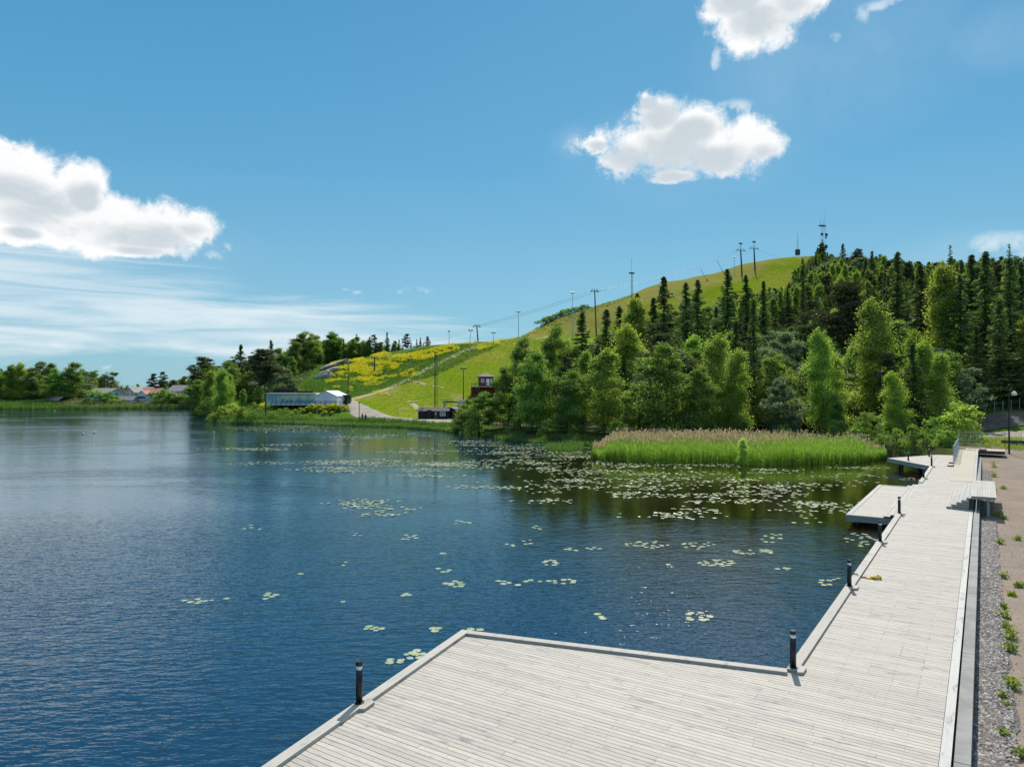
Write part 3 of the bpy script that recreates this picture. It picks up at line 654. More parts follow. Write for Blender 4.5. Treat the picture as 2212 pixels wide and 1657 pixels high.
wall = thing('quay_wall', 'low grey concrete wall between the boardwalk and the gravel', 'wall', S(-36, 3.9, 0))
joints = [-36]+[18.6+7.2*k for k in range(-7, 8)]+[75.5]
for a, b in zip(joints[:-1], joints[1:]):
    mb = MB(); mb.slab([S(a+.008, 3.875)[:2], S(b-.008, 3.875)[:2], S(b-.008, 4.17)[:2], S(a+.008, 4.17)[:2]], -1.0, DZ+.006); mb.build('wall_section', M['concrete'], wall, bevel=.012)
rel(wall)
strap = thing('strap', 'orange and yellow strap with two dark cords lying over the boardwalk rim', 'strap', S(11.55, .42, DZ))
mb = MB()
for o in (0, .16): mb.tube([(-.62, .05+o, .13), (-.42, .05+o, .135), (-.25, .03+o, .125), (-.18, .02+o*.9, .03), (.1, o*.9, .02)], .014, 6)
mb.build('cord', M['rope'], strap)
mb = MB(); mb.box((.28, .07, .022), (.42, .20, .04), .1); mb.box((.36, .13, .05), (.2, .10, .03), -.2); mb.build('orange_pad', M['orange'], strap, bevel=.01)
mb = MB(); pts = [(.42+.16*math.cos(a)*(1+.2*math.sin(3*a)), .05+.13*math.sin(a), .035+.012*a) for a in np.linspace(0, 7.5, 26)]; mb.tube(pts, .035, 6); mb.build('coil', M['lime'], strap, smooth=True)
mb = MB(); pts = [(.44+.10*math.cos(a), .04+.09*math.sin(a), .06+.01*a) for a in np.linspace(1, 6, 16)]; mb.tube(pts, .022, 6); mb.build('buckle_cord', M['rope'], strap)
strap.rotation_euler = (0, 0, BOARD_ROT+.25)

# gravel strip of loose stones against the wall
def gravelmat():
    m = bpy.data.materials.new('grey_gravel'); m.use_nodes = True; nt = m.node_tree; b = nt.nodes['Principled BSDF']; L = nt.links.new
    P = nd(nt, 'ShaderNodeNewGeometry').outputs['Position']
    vo = nd(nt, 'ShaderNodeTexVoronoi', i_Scale=24.0); L(P, vo.inputs['Vector']); sc = nd(nt, 'ShaderNodeSeparateColor'); L(vo.outputs['Color'], sc.inputs[0])
    vo2 = nd(nt, 'ShaderNodeTexVoronoi', i_Scale=6.5); L(P, vo2.inputs['Vector']); sc2 = nd(nt, 'ShaderNodeSeparateColor'); L(vo2.outputs['Color'], sc2.inputs[0])
    k = E_(nt, sc.outputs[0]); k2 = E_(nt, sc2.outputs[1])
    c = mixc(nt, k, (.080, .070, .060), (.27, .235, .205)); c = mixc(nt, k2.ss(.6, .9)*.5, c, (.36, .30, .25)); c = mixc(nt, E_(nt, vo.outputs['Distance']).ss(.25, .6)*.45, c, (.035, .033, .033))
    L(c, b.inputs['Base Color']); b.inputs['Roughness'].default_value = .85
    h = (1-E_(nt, vo.outputs['Distance'])*1.6)*.6+k*.6+k2*.5; bp = nd(nt, 'ShaderNodeBump', i_Strength=1, i_Distance=.035); L(h.k, bp.inputs['Height']); L(bp.outputs[0], b.inputs['Normal'])
    return m
M['gravel'] = gravelmat()
def strip(name, ts, s0, s1, z, m, step=.25):
    ss = np.arange(s0, s1, step); n = len(ss); r0 = fbm(ss, ss*0, 1.4, 2)*.13+fbm(ss, ss*0+3, .4, 6)*.04
    vs = []
    for k, t in enumerate(ts):
        tt = t+(r0 if k == len(ts)-1 else 0)
        q = O[None]+U[None]*ss[:, None]+V[None]*(np.ones(n)*tt)[:, None]; zc = z-(.055 if k == len(ts)-1 else 0)+fbm(q[:, 0]*1.0, q[:, 1], .5, 4)*.012
        vs.append(np.stack([q[:, 0], q[:, 1], zc], 1))
    K = len(ts); vs = np.stack(vs, 1).reshape(-1, 3); a, b = np.meshgrid(np.arange(K-1), np.arange(n-1)); q = (b*K+a).ravel()
    return setting(npmesh(name, vs, 4, m, faces=np.stack([q, q+K, q+K+1, q+1], 1), smooth=True))
strip('gravel_strip', [4.16, 4.3, 4.45, 4.6, 4.75, 4.95], -36, 75, .665, M['gravel'])
def stones(name, n, fs, ft, z, rad, m, lab):
    s = fs(n); t = ft(n, s); q = O[None]+U[None]*s[:, None]+V[None]*t[:, None]; r = rad[0]+(rad[1]-rad[0])*rng.random(n)**2
    base = np.array([(1, 0, 0), (0, 1, 0), (-1, 0, 0), (0, -1, 0), (0, 0, 1), (0, 0, -1)], float); fc = np.array([(0, 1, 4), (1, 2, 4), (2, 3, 4), (3, 0, 4)])
    vv = base[None]*r[:, None, None]*(0.6+.8*rng.random((n, 6, 3))); a = rng.random(n)*6.28; ca, sa = np.cos(a)[:, None], np.sin(a)[:, None]
    x, y = vv[:, :, 0]*ca-vv[:, :, 1]*sa, vv[:, :, 0]*sa+vv[:, :, 1]*ca; vv = np.stack([x+q[:, 0:1], y+q[:, 1:2], vv[:, :, 2]*.6+z], 2)
    F = (np.arange(n)[:, None, None]*6+fc[None]).reshape(-1, 3)
    o = npmesh(name, vv.reshape(-1, 3), 3, m, faces=F, tone=np.repeat(rng.random(n), 4)); return setting(o, 'stuff', lab)
def stonemat():
    m = bpy.data.materials.new('loose_stones'); m.use_nodes = True; nt = m.node_tree; b = nt.nodes['Principled BSDF']
    at = nd(nt, 'ShaderNodeAttribute', attribute_name='tone'); cr = nd(nt, 'ShaderNodeValToRGB'); nt.links.new(at.outputs['Fac'], cr.inputs[0])
    cr.color_ramp.elements[0].color = (.05, .05, .052, 1); cr.color_ramp.elements[1].color = (.42, .39, .36, 1); e = cr.color_ramp.elements.new(.6); e.color = (.19, .17, .16, 1)
    nt.links.new(cr.outputs[0], b.inputs['Base Color']); b.inputs['Roughness'].default_value = .85; return m
M['stones'] = stonemat()
stones('loose_gravel', 16000, lambda n: -7+52*rng.random(n)**1.5, lambda n, s: 4.2+.78*rng.random(n), .67, (.018, .055), M['stones'], 'loose grey gravel along the foot of the concrete wall')
stones('sand_pebbles', 9000, lambda n: -7+45*rng.random(n)**1.5, lambda n, s: 4.9+6*rng.random(n), .60, (.012, .035), M['stones'], 'small pebbles on the sandy ground')

def weed(s, t, r, h, lab, n=90, dense=1):
    p = np.array(S(s, t, zt(*S(s, t)[:2])))
    c = np.stack([rng.normal(0, r*.42, n), rng.normal(0, r*.42, n), rng.random(n)**1.5*h], 1); l = .035+.05*rng.random(n)
    o = npmesh('weed', leafquads(c, l, l*.45), 4, M['weed'], tone=rng.random(n)); o.location = p; tag(o, lab, 'weed', 'weeds on the gravel beside the wall'); return o
def leafquads(c, l, w, up=None):
    n = len(c); a = rng.normal(size=(n, 3)); a /= np.linalg.norm(a, axis=1)[:, None]
    if up is not None: a = a*(1-up)+np.array([0, 0, up])
    b = np.cross(a, rng.normal(size=(n, 3))); b /= np.linalg.norm(b, axis=1)[:, None]+1e-9
    l = np.broadcast_to(l, (n,))[:, None]; w = np.broadcast_to(w, (n,))[:, None]
    return np.stack([c-a*l, c+b*w, c+a*l, c-b*w], 1)
WEEDS = [(2207, 1634, .22, .22, 'weed tuft at the right edge in the bottom corner'), (2171, 1592, .18, .22, 'small weed on the gravel edge near the bottom corner'), (2176, 1528, .13, .15, 'tiny weed pair just below the grey green clump'), (2166, 1511, .18, .25, 'reddish green weed below the grey green clump'), (2184, 1484, .34, .36, 'wide grey green weed clump on the gravel edge'),
 (2183, 1407, .24, .30, 'lower end of the long weed row on the gravel edge'), (2184, 1380, .28, .34, 'bushy weed second from the lower end of the long row'), (2176, 1361, .24, .32, 'weed in the middle of the long row'), (2169, 1334, .26, .30, 'weed near the upper end of the long row'), (2168, 1315, .20, .26, 'upper end of the long weed row'),
 (2185, 1286, .24, .18, 'flat weed on bare sand above the long row'), (2201, 1268, .26, .25, 'yellow green weed at the right edge of the sand'), (2168, 1248, .28, .28, 'twin weed tuft on the gravel edge, middle of the sand strip'), (2159, 1174, .30, .30, 'weed tuft on the gravel edge below the bench shadow'), (2199, 1166, .28, .25, 'lone weed on open sand right of the bench shadow'),
 (2157, 1116, .42, .50, 'leafy weed bush below the timber bench'), (2169, 1121, .28, .28, 'small weed right of the leafy weed bush'), (2147, 1066, .34, .38, 'weed bush right behind the bench corner'), (2168, 1056, .34, .32, 'weed on open sand right of the bench'), (2147, 1030, .42, .55, 'lower half of the tall weed column beside the ramp'), (2147, 1012, .45, .65, 'upper half of the tall weed column beside the ramp'),
 (2150, 988, .55, .35, 'sparse weed on the gravel at the top of the wall'), (2147, 975, .60, .40, 'grey green tuft beside the small landing')]
for X, Y, r_, h_, l_ in WEEDS: q_ = stof(*g(X, Y, .6)[:2]); weed(q_[0], q_[1], r_*.8, h_*.9, l_, n=int(150*r_/.3))

# ---------------------------------------------------------------- trees
def hitv(X, Y, d0=60, d1=640, step=1.0):
    X = np.asarray(X, float); Y = np.asarray(Y, float); r = (X-1106)/FPX; u = (828.4-Y)/FPX
    ry = math.cos(PITCH)-u*math.sin(PITCH); rzz = math.sin(PITCH)+u*math.cos(PITCH); sx, sz = r/ry, rzz/ry
    out = np.full(X.shape, np.nan); d = d0
    while d < d1:
        m = np.isnan(out); 
        if not m.any(): break
        z = CAMH+sz[m]*d; t = ztv(sx[m]*d, np.full(m.sum(), d)); w = np.where(m)[0][z < t]; out[w] = d; d += step
    return sx*out, out
def meshdata(o): me = o.data; bpy.data.objects.remove(o); return me
def trunkmb(h, r, lean=.02, limbs=0, z0=.45, spread=2, seed=0, top=.9):
    rs = random.Random(seed); mb = MB(); pts = []; x = y = 0
    for i in range(8):
        f = i/7; pts.append((x, y, f*h*top-.3)); x += rs.uniform(-1, 1)*lean*h/3; y += rs.uniform(-1, 1)*lean*h/3
    mb.tube(pts, [r*(1-.9*i/7)*(1.25 if i == 0 else 1) for i in range(8)], 7)
    for k in range(limbs):
        f = rs.uniform(z0, .82); i = f*7; j = int(i); p = Vector(pts[j]).lerp(Vector(pts[min(j+1, 7)]), i-j); a = rs.uniform(0, 6.28); l = spread*(1.15-f)*rs.uniform(.7, 1.3)
        q = p+Vector((math.cos(a)*l, math.sin(a)*l, l*rs.uniform(.3, .9))); mid = p.lerp(q, .5)+Vector((0, 0, -.1*l)); mb.tube([p, mid, q], [r*.35*(1-f)+.03, r*.22*(1-f)+.02, .015], 5)
    return mb
def tree_spruce(h, r, seed, dens=1.0, deadtop=0, z0=.06):
    rg = np.random.default_rng(seed); C = []; A = []; L = []; T = []; z = h*z0
    while z < h*.985:
        f = z/h; R_ = r*1.12*(1-f)**.98*(1 if f > .15 else .8+f)
        R_ *= 1+.20*math.sin(z*1.3+seed*2.1)+rg.normal(0, .10)
        for k in range(rg.integers(4, 7)):
            a = rg.random()*6.283; l = R_*rg.uniform(.42, 1.22)+.12; n = max(3, int(l/.17*dens)); tt = np.linspace(.12, 1, n)+rg.normal(0, .03, n)
            dz = -.42*l*tt+.30*l*tt**2.6; tn = rg.random()
            sp = (.10+.42*np.sin(np.clip(tt, 0, 1)*2.6)*l*.36)
            for sgn in (-1, 1, 0):
                o = sgn*sp*rg.uniform(.5, 1.1, n)
                x = math.cos(a)*l*tt-math.sin(a)*o; y = math.sin(a)*l*tt+math.cos(a)*o
                C.append(np.stack([x, y, z+dz+rg.normal(0, .07, n)-abs(o)*.25], 1)); d = np.stack([math.cos(a)+rg.normal(0, .4, n)-sgn*math.sin(a)*.8, math.sin(a)+rg.normal(0, .4, n)+sgn*math.cos(a)*.8, -.45+rg.normal(0, .25, n)], 1)
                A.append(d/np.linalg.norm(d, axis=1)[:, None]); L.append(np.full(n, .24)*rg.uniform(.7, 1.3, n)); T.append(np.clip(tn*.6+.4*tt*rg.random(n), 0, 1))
        z += rg.uniform(.30, .48)*(1 if f < .8 else .7)
    C, A, L, T = np.concatenate(C), np.concatenate(A), np.concatenate(L), np.concatenate(T)
    if deadtop: k = (C[:, 2] < h*(1-deadtop)) | (rg.random(len(C)) < .18); C, A, L, T = C[k], A[k], L[k], T[k]
    B = np.cross(A, rg.normal(size=A.shape)); B /= np.linalg.norm(B, axis=1)[:, None]; w = L[:, None]*.42
    return np.stack([C-A*L[:, None], C+B*w, C+A*L[:, None], C-B*w], 1), T
def tree_clumps(h, r, seed, n=46, per=150, leaf=.17, z0=.2, prof=None, droop=0, crs=(.10, .17), flat=.75):
    rg = np.random.default_rng(seed); prof = prof or (lambda f: math.sin(math.pi*min(1, (f-z0)/(1-z0)*.82+.16))**.7)
    C = []; T = []; lx, ly = rg.normal(0, .10*r, 2); K_ = max(7, n//9); LB = []
    for k in range(K_):
        f = z0+(1-z0)*(k+rg.random())/K_*.9; LB.append((f, k*2.4+rg.normal(0, .5), r*prof(min(.97, f+.04))*rg.uniform(.55, 1.42), rg.uniform(.03, .18)*h*(1-f*.6)))
    for i in range(n):
        if i % 4:
            f0, a, Rl, ri = LB[rg.integers(K_)]; u_ = rg.uniform(.25, 1.0); q = Rl*u_; f = min(.97, f0+ri*u_/h); cr = h*rg.uniform(*crs)*.62*(1.15-.5*f); a += rg.normal(0, .28)
        else: f = z0+(1-z0)*((i+rg.random())/n)**.92; q = r*prof(f)*math.sqrt(rg.uniform(.02, .7)); a = rg.random()*6.283; cr = h*rg.uniform(*crs)*.62*(1.15-.5*f)
        c = np.array([math.cos(a)*q+lx*f*2, math.sin(a)*q+ly*f*2, min(f*h, h-cr*.6)]); m = int(per*rg.uniform(.6, 1.4))
        p = rg.normal(size=(m, 3))*cr*.50*np.array([1.15, 1.15, flat])
        if droop: p[:, 2] -= droop*np.abs(rg.normal(0, 1, m))*cr*(np.hypot(p[:, 0], p[:, 1])/cr)
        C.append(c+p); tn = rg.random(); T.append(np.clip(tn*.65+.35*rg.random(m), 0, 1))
    C, T = np.concatenate(C), np.concatenate(T)
    C = C[C[:, 2] > h*z0*.25]; T = T[:len(C)]; l = leaf*rg.uniform(.7, 1.35, len(C)); a = rg.normal(size=C.shape)
    if droop: a[:, 2] -= 1.0
    a /= np.linalg.norm(a, axis=1)[:, None]; b = np.cross(a, rg.normal(size=C.shape)); b /= np.linalg.norm(b, axis=1)[:, None]
    return np.stack([C-a*l[:, None], C+b*l[:, None]*.62, C+a*l[:, None], C-b*l[:, None]*.62], 1), T
def tree_pine(h, r, seed, z0=.38):
    q, t = tree_clumps(h, r, seed, n=100, per=140, leaf=.16, z0=z0, prof=lambda f: (.95 if f > .55 else .6)*math.sin(math.pi*min(1, (f-z0)/(1-z0)*.75+.22))**.6, crs=(.05, .12), flat=.5)
    return q, t
PROTO = {}
def proto(kind, h, quads, tone, mb, lm, tm):
    me = meshdata(npmesh(kind+'_crown', quads, 4, lm, tone=tone)); tk = meshdata(mb.build(kind+'_trunk', tm, smooth=True)); PROTO.setdefault(kind, []).append((h, me, tk, quads, tone))
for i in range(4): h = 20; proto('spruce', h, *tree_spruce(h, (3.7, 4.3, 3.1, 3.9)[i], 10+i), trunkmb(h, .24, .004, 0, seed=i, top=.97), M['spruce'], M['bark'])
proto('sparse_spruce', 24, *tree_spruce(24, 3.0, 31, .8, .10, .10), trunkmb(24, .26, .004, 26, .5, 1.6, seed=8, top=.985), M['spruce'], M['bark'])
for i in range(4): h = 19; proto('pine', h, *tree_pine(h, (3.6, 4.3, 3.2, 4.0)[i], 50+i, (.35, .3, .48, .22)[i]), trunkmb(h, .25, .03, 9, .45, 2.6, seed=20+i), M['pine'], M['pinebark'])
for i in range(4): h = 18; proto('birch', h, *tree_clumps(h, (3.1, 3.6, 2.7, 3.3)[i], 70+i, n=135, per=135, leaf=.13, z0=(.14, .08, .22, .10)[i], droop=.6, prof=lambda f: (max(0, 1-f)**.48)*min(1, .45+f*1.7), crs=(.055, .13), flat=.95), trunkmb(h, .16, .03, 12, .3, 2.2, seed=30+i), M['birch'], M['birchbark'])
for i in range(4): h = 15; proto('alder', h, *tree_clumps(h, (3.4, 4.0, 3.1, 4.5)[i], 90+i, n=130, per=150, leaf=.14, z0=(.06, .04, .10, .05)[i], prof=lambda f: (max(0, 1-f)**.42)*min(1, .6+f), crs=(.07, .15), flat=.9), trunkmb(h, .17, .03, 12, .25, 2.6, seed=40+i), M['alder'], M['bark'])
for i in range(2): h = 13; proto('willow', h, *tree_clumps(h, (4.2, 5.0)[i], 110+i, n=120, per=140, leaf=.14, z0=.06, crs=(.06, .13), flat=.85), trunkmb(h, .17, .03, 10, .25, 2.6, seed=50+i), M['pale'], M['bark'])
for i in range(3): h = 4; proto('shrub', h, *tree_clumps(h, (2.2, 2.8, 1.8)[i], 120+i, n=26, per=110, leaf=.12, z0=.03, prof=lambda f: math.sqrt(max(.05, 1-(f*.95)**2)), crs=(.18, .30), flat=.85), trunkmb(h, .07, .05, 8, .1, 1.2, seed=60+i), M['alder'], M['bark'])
SHRUB2 = [meshdata(npmesh('shrub_crown', PROTO['shrub'][i][3], 4, M['birch'], tone=PROTO['shrub'][i][4])) for i in range(3)]
FLWB = []
for i in range(2):
    q, t = tree_clumps(4, 2.6, 140+i, n=26, per=90, leaf=.19, z0=.03, prof=lambda f: math.sqrt(max(.05, 1-(f*.95)**2)), crs=(.2, .32)); k = ((q[:, 0, 2] > 1.9) & (rng.random(len(q)) < .8)).astype(int)
    FLWB.append(meshdata(npmesh('shrub_crown', q, 4, [M['grass'], M['flower']], tone=t, midx=k)))
WORD = {'spruce': ('spruce', 'spruce'), 'sparse_spruce': ('spruce', 'bare topped spruce'), 'pine': ('pine', 'pine'), 'birch': ('birch', 'birch'), 'alder': ('alder', 'alder'), 'willow': ('willow', 'pale broadleaf'), 'shrub': ('shrub', 'bush')}
def tree(kind, X, d, h, label=None, group=None, sw=1.0, var=None, crown=None, zo=0, sink=.1):
    P_ = PROTO[kind]; v = (random.randrange(len(P_)) if var is None else var); ph, me, tk, _, _ = P_[v]; x, y, z = onray(X, d); k = h/ph
    kk = {'spruce': 'spruce_tree', 'sparse_spruce': 'spruce_tree', 'pine': 'pine_tree', 'birch': 'birch_tree', 'alder': 'alder_tree', 'willow': 'broadleaf_tree', 'shrub': 'shrub'}[kind]
    o = thing(kk, label or '', 'bush' if kind == 'shrub' else 'tree', (x, y, z+zo-sink), random.uniform(0, 6.28), group); o.scale = (k*sw, k*sw, k)
    t = bpy.data.objects.new('trunk', tk); COL.objects.link(t); t.parent = o
    c = bpy.data.objects.new('crown', crown or me); COL.objects.link(c); c.parent = o
    o['_px'] = float(X); return o
def tr(kind, X, Y, d, label, sw=1.0, group=None, var=None, crown=None, zo=0):
    z = onray(X, d)[2]+zo; h = CAMH+(842-Y)/FPX*d-z; return tree(kind, X, d, max(h, 1.0), label, group, sw, var, crown, zo)
GS, GL, GI, GF = 'trees of the forest on the right', 'trees on the far left shore', 'trees round the café', 'trees on the ridge behind the flowers'
GF = 'trees on the ridge behind the yellow flowers'
# trees one can single out in the forest on the right: kind, x, top y, distance, wording, width
BIG = [
 ('alder', 1035, 846, 136, 'broad dark leafy alder bush at the left end of the forest, below the red house', 1.5), ('alder', 1000, 862, 142, 'dark rounded alder next to the black hut', 1.35),
 ('alder', 1098, 792, 140, 'mid green alder just right of the red house', .8), ('alder', 1124, 726, 140, 'tall airy alder left of the tall dark spruce pair, leftmost of the high crowns', .8), ('alder', 1150, 760, 128, 'dense alder leaning over the lily pads', 1.0),
 ('alder', 1188, 702, 138, 'tall yellow green alder left of the dark pointed spruce', .78), ('spruce', 1258, 666, 142, 'tall dark pointed spruce above the left tip of the reeds', 1.15), ('alder', 1225, 800, 122, 'low alder standing in front of the dark pointed spruce', 1.0),
 ('birch', 1306, 748, 122, 'bright drooping birch right of the dark pointed spruce', 1.25), ('birch', 1348, 700, 150, 'soft green birch behind the drooping birch', 1.2), ('birch', 1378, 640, 178, 'pale tall birch below the slope edge', .9),
 ('spruce', 1310, 664, 188, 'left spruce of the pair against the green slope', 1.2), ('spruce', 1338, 656, 196, 'right spruce of the pair against the green slope', 1.1), ('spruce', 1377, 630, 200, 'lone spruce top against the green slope', 1.0),
 ('spruce', 1434, 594, 172, 'tallest dark spruce reaching the skyline of the slope', 1.0), ('spruce', 1412, 640, 180, 'spruce just left of the tallest dark one', 1.0), ('spruce', 1482, 606, 196, 'spruce at mid forest with thin dark top, left of two', 1.0), ('spruce', 1508, 601, 200, 'spruce at mid forest with thin dark top, right of two', 1.0),
 ('pine', 1440, 716, 128, 'broad brownish pine above the left part of the reeds', 1.35), ('pine', 1475, 770, 122, 'lower brownish pine above the reeds', 1.2), ('alder', 1380, 830, 118, 'green alder behind the left reeds', 1.1), ('willow', 1400, 760, 134, 'pale silvery tree left of the broad brownish pine', .8),
 ('birch', 1550, 716, 122, 'bushy birch above the middle of the reeds', 1.0), ('spruce', 1628, 640, 130, 'slim dark spruce with visible trunk above the reed middle', .75), ('spruce', 1590, 690, 140, 'dark spruce left of the slim one', 1.1), ('willow', 1692, 716, 138, 'pale blossoming tree right of the slim dark spruce', .9),
 ('spruce', 1572, 576, 240, 'dark spruce standing against the ski slope', 1.1), ('spruce', 1612, 590, 242, 'spruce right of the one against the ski slope', 1.2), ('spruce', 1650, 604, 246, 'shorter spruce against the upper slope', 1.1), ('spruce', 1735, 592, 262, 'thin bare topped spruce high above the birches', .7),
 ('birch', 1772, 706, 116, 'slender yellow green birch behind the young tree in the reeds', .85), ('alder', 1815, 850, 108, 'dark bush tree at the right end of the reeds', .9), ('pine', 1818, 606, 158, 'big dark brown pine in the middle of the wood', 1.1), ('pine', 1760, 640, 180, 'dark pine left of the big brown pine', 1.0),
 ('birch', 1895, 640, 124, 'tall yellow green birch with leaning trunk', 1.0), ('birch', 1935, 800, 108, 'low birch beside the triangular deck', 1.1), ('pine', 1912, 760, 118, 'small brown pine below the tall leaning birch', .9), ('spruce', 1972, 738, 112, 'olive spruce behind the triangular deck', 1.15),
 ('birch', 2046, 568, 140, 'tallest bright birch in front of the dark spruces at the right', .85), ('spruce', 1940, 538, 210, 'dark spruce on the right skyline', 1.0), ('spruce', 1990, 566, 176, 'spruce left of the tallest bright birch', 1.1), ('sparse_spruce', 2054, 524, 178, 'ragged spruce top poking above the tallest bright birch', .9),
 ('spruce', 2100, 545, 158, 'left of three tall spruces at the right edge', .95), ('spruce', 2130, 538, 142, 'middle of three tall spruces at the right edge', 1.05), ('sparse_spruce', 2182, 522, 132, 'tallest spruce at the right edge with bare umbrella top', .95), ('spruce', 2208, 560, 140, 'spruce cut by the right edge of the picture', 1.0),
 ('spruce', 2075, 590, 136, 'dark spruce right behind the tallest bright birch', .9), ('spruce', 2160, 640, 128, 'low dark spruce behind the lamp post', 1.1), ('spruce', 2235, 640, 126, 'spruce just past the right edge', 1.1), ('spruce', 2110, 700, 126, 'dark spruce above the embankment fence', 1.1),
 ('pine', 1776, 522, 470, 'dark bushy pine right below the radio tower', 1.3), ('pine', 1748, 560, 455, 'pine left of the radio tower at the slope edge', 1.4), ('spruce', 1822, 524, 400, 'pointed spruce on the hilltop right of the tower', 1.2), ('pine', 1852, 536, 420, 'round crowned pine on the hilltop', 1.6),
 ('spruce', 1800, 548, 430, 'small leaning spruce on the hilltop', 1.2), ('spruce', 1885, 540, 380, 'spruce on the hilltop ridge farther right', 1.2), ('spruce', 1735, 572, 400, 'spruce at the edge of the upper slope', 1.3),
]
PB = meshdata(npmesh('bushy_crown', PROTO['alder'][1][3]*np.array([1, 1, 19/15]), 4, M['pine'], tone=PROTO['alder'][1][4]))
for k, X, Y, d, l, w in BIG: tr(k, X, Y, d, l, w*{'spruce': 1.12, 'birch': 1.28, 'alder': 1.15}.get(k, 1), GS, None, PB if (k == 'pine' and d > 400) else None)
sh = [('alder bush beside the ramp fence, bright green', 2058, 868, 96, 1.4, 1), ('bright green bush right of the ramp fence', 2092, 884, 97, 1.1, 1), ('leafy bush behind the triangular deck', 2015, 900, 95, 1.3, 0), ('dark bush at the water behind the triangular deck', 1975, 915, 92, 1.3, 0), ('bush at the shore between reeds and triangular deck', 1935, 925, 94, 1.2, 0),
      ('low bush right of the reed bed', 1900, 935, 96, 1.2, 0), ('dense green bush between the triangular deck and the fence panels', 2030, 925, 91, 1.3, 1), ('low bush just behind the back bollard of the triangular deck', 2000, 935, 91, 1.2, 0), ('bush at the water left of the ramp top', 2052, 930, 90, 1.0, 0), ('young bush under the leaning birch', 1880, 890, 104, 1.3, 0), ('bush at the back of the reeds, middle', 1700, 915, 108, 1.5, 0), ('bush at the back of the reeds, right third', 1800, 905, 106, 1.4, 0), ('bush at the back of the reeds, left third', 1500, 912, 110, 1.5, 0), ('bush behind the left tip of the reeds', 1330, 905, 115, 1.4, 0),
      ('overhanging dark bush above the lily pads', 1180, 905, 120, 1.6, 0), ('low bush at the water below the dense alder', 1110, 900, 128, 1.5, 0), ('dark bush at the waterline below the tall alders', 1240, 915, 116, 1.4, 0), ('bush on the embankment below the fence', 2098, 905, 117, .8, 1), ('bush left on the embankment top', 2075, 890, 120, .8, 1), ('bush in the wood right of the reeds', 1850, 900, 115, 1.3, 1), ('small bush between pine and road', 1600, 910, 114, 1.5, 0)]
for l, X, Y, d, w, c in sh: v = random.randrange(3); tr('shrub', X, Y, d, l, w*.75, 'bushes along the near shore', v, SHRUB2[v] if c else None)
tr('birch', 1605, 944, 81.6, 'young light green tree growing in the front edge of the reeds', 1.5, var=0, zo=1.5, crown=meshdata(npmesh('young_crown', PROTO['birch'][0][3], 4, M['young'], tone=PROTO['birch'][0][4])))

# filler trees of the wooded slope, described by size and by what they stand near
COLS = [(1090, 'behind the left alders'), (1170, 'behind the lily pad bay'), (1260, 'near the dark pointed spruce'), (1350, 'near the drooping birch'), (1440, 'behind the broad brownish pine'), (1530, 'above the left half of the reeds'), (1610, 'above the middle of the reeds'),
        (1690, 'by the pale blossoming tree'), (1770, 'above the young reed tree'), (1850, 'beside the big brown pine'), (1930, 'behind the leaning birch'), (2010, 'above the triangular deck'), (2090, 'by the tallest bright birch'), (2160, 'above the ramp fence'), (9999, 'above the lamp post')]
ROWS = [(135, 'low in the wood'), (170, 'in the lower wood'), (220, 'mid slope'), (290, 'high on the slope'), (9999, 'near the hilltop')]
def row(v, tb): return next(w for lim, w in tb if v < lim)
CAN = [(1180, 740), (1240, 735), (1300, 720), (1360, 700), (1430, 664), (1500, 648), (1560, 630), (1620, 618), (1680, 618), (1725, 600), (1760, 575), (1800, 552), (1900, 545), (1990, 562), (2080, 558), (2212, 548), (2500, 540)]
def canopy(X): return float(np.interp(X, [c[0] for c in CAN], [c[1] for c in CAN]))
KINDS = ['spruce']*5+['birch']*10+['pine']*3+['alder']*8+['willow']*3
taken = [((b[1]-1106)/FPX*b[3], b[3]) for b in BIG]
def fill(n, dlo, dhi, poly, grp, rows, cols, kinds, hts, sep, cano=None, Xr=(1150, 2290), lim=None):
    cnt = tries = 0
    while cnt < n and tries < 6000:
        tries += 1; d = random.uniform(dlo, dhi); X = random.uniform(*Xr); x = (X-1106)/FPX*d
        if not inside(np.array([x]), np.array([d]), poly)[0] or any((x-a)**2+(d-b)**2 < sep*sep for a, b in taken): continue
        k = random.choice(kinds); h = random.uniform(*hts)*{'spruce': 1.0, 'pine': .95, 'birch': .9, 'alder': .8, 'willow': .7}[k]
        z = zt(x, d)
        if cano:
            hm = CAMH+(842-cano(X)-random.uniform(4, 26))/FPX*d-z
            if hm < 5: continue
            h = min(h, hm)
        taken.append((x, d)); cnt += 1
        sz = 'tall' if h > 17 else ('medium' if h > 12 else 'low'); w = random.uniform(1.0, 1.4)*(1.1 if k == 'spruce' else 1)
        tree(k, X, d, h, f"{sz} {WORD[k][1]} {row(d, rows)}, {row(X, cols)}", grp, w)
fill(64, 112, 160, WOODS, GS, ROWS, COLS, KINDS, (12, 19), 4.5, canopy)
fill(60, 150, 220, WOODS, GS, ROWS, COLS, KINDS, (15, 22), 5.2, canopy)
fill(62, 210, 320, WOODS, GS, ROWS, COLS, KINDS, (14, 22), 6.5, canopy)
EDGE = [(1180, 205), (1330, 240), (1450, 272), (1560, 305), (1650, 340), (1712, 400), (1755, 470)]
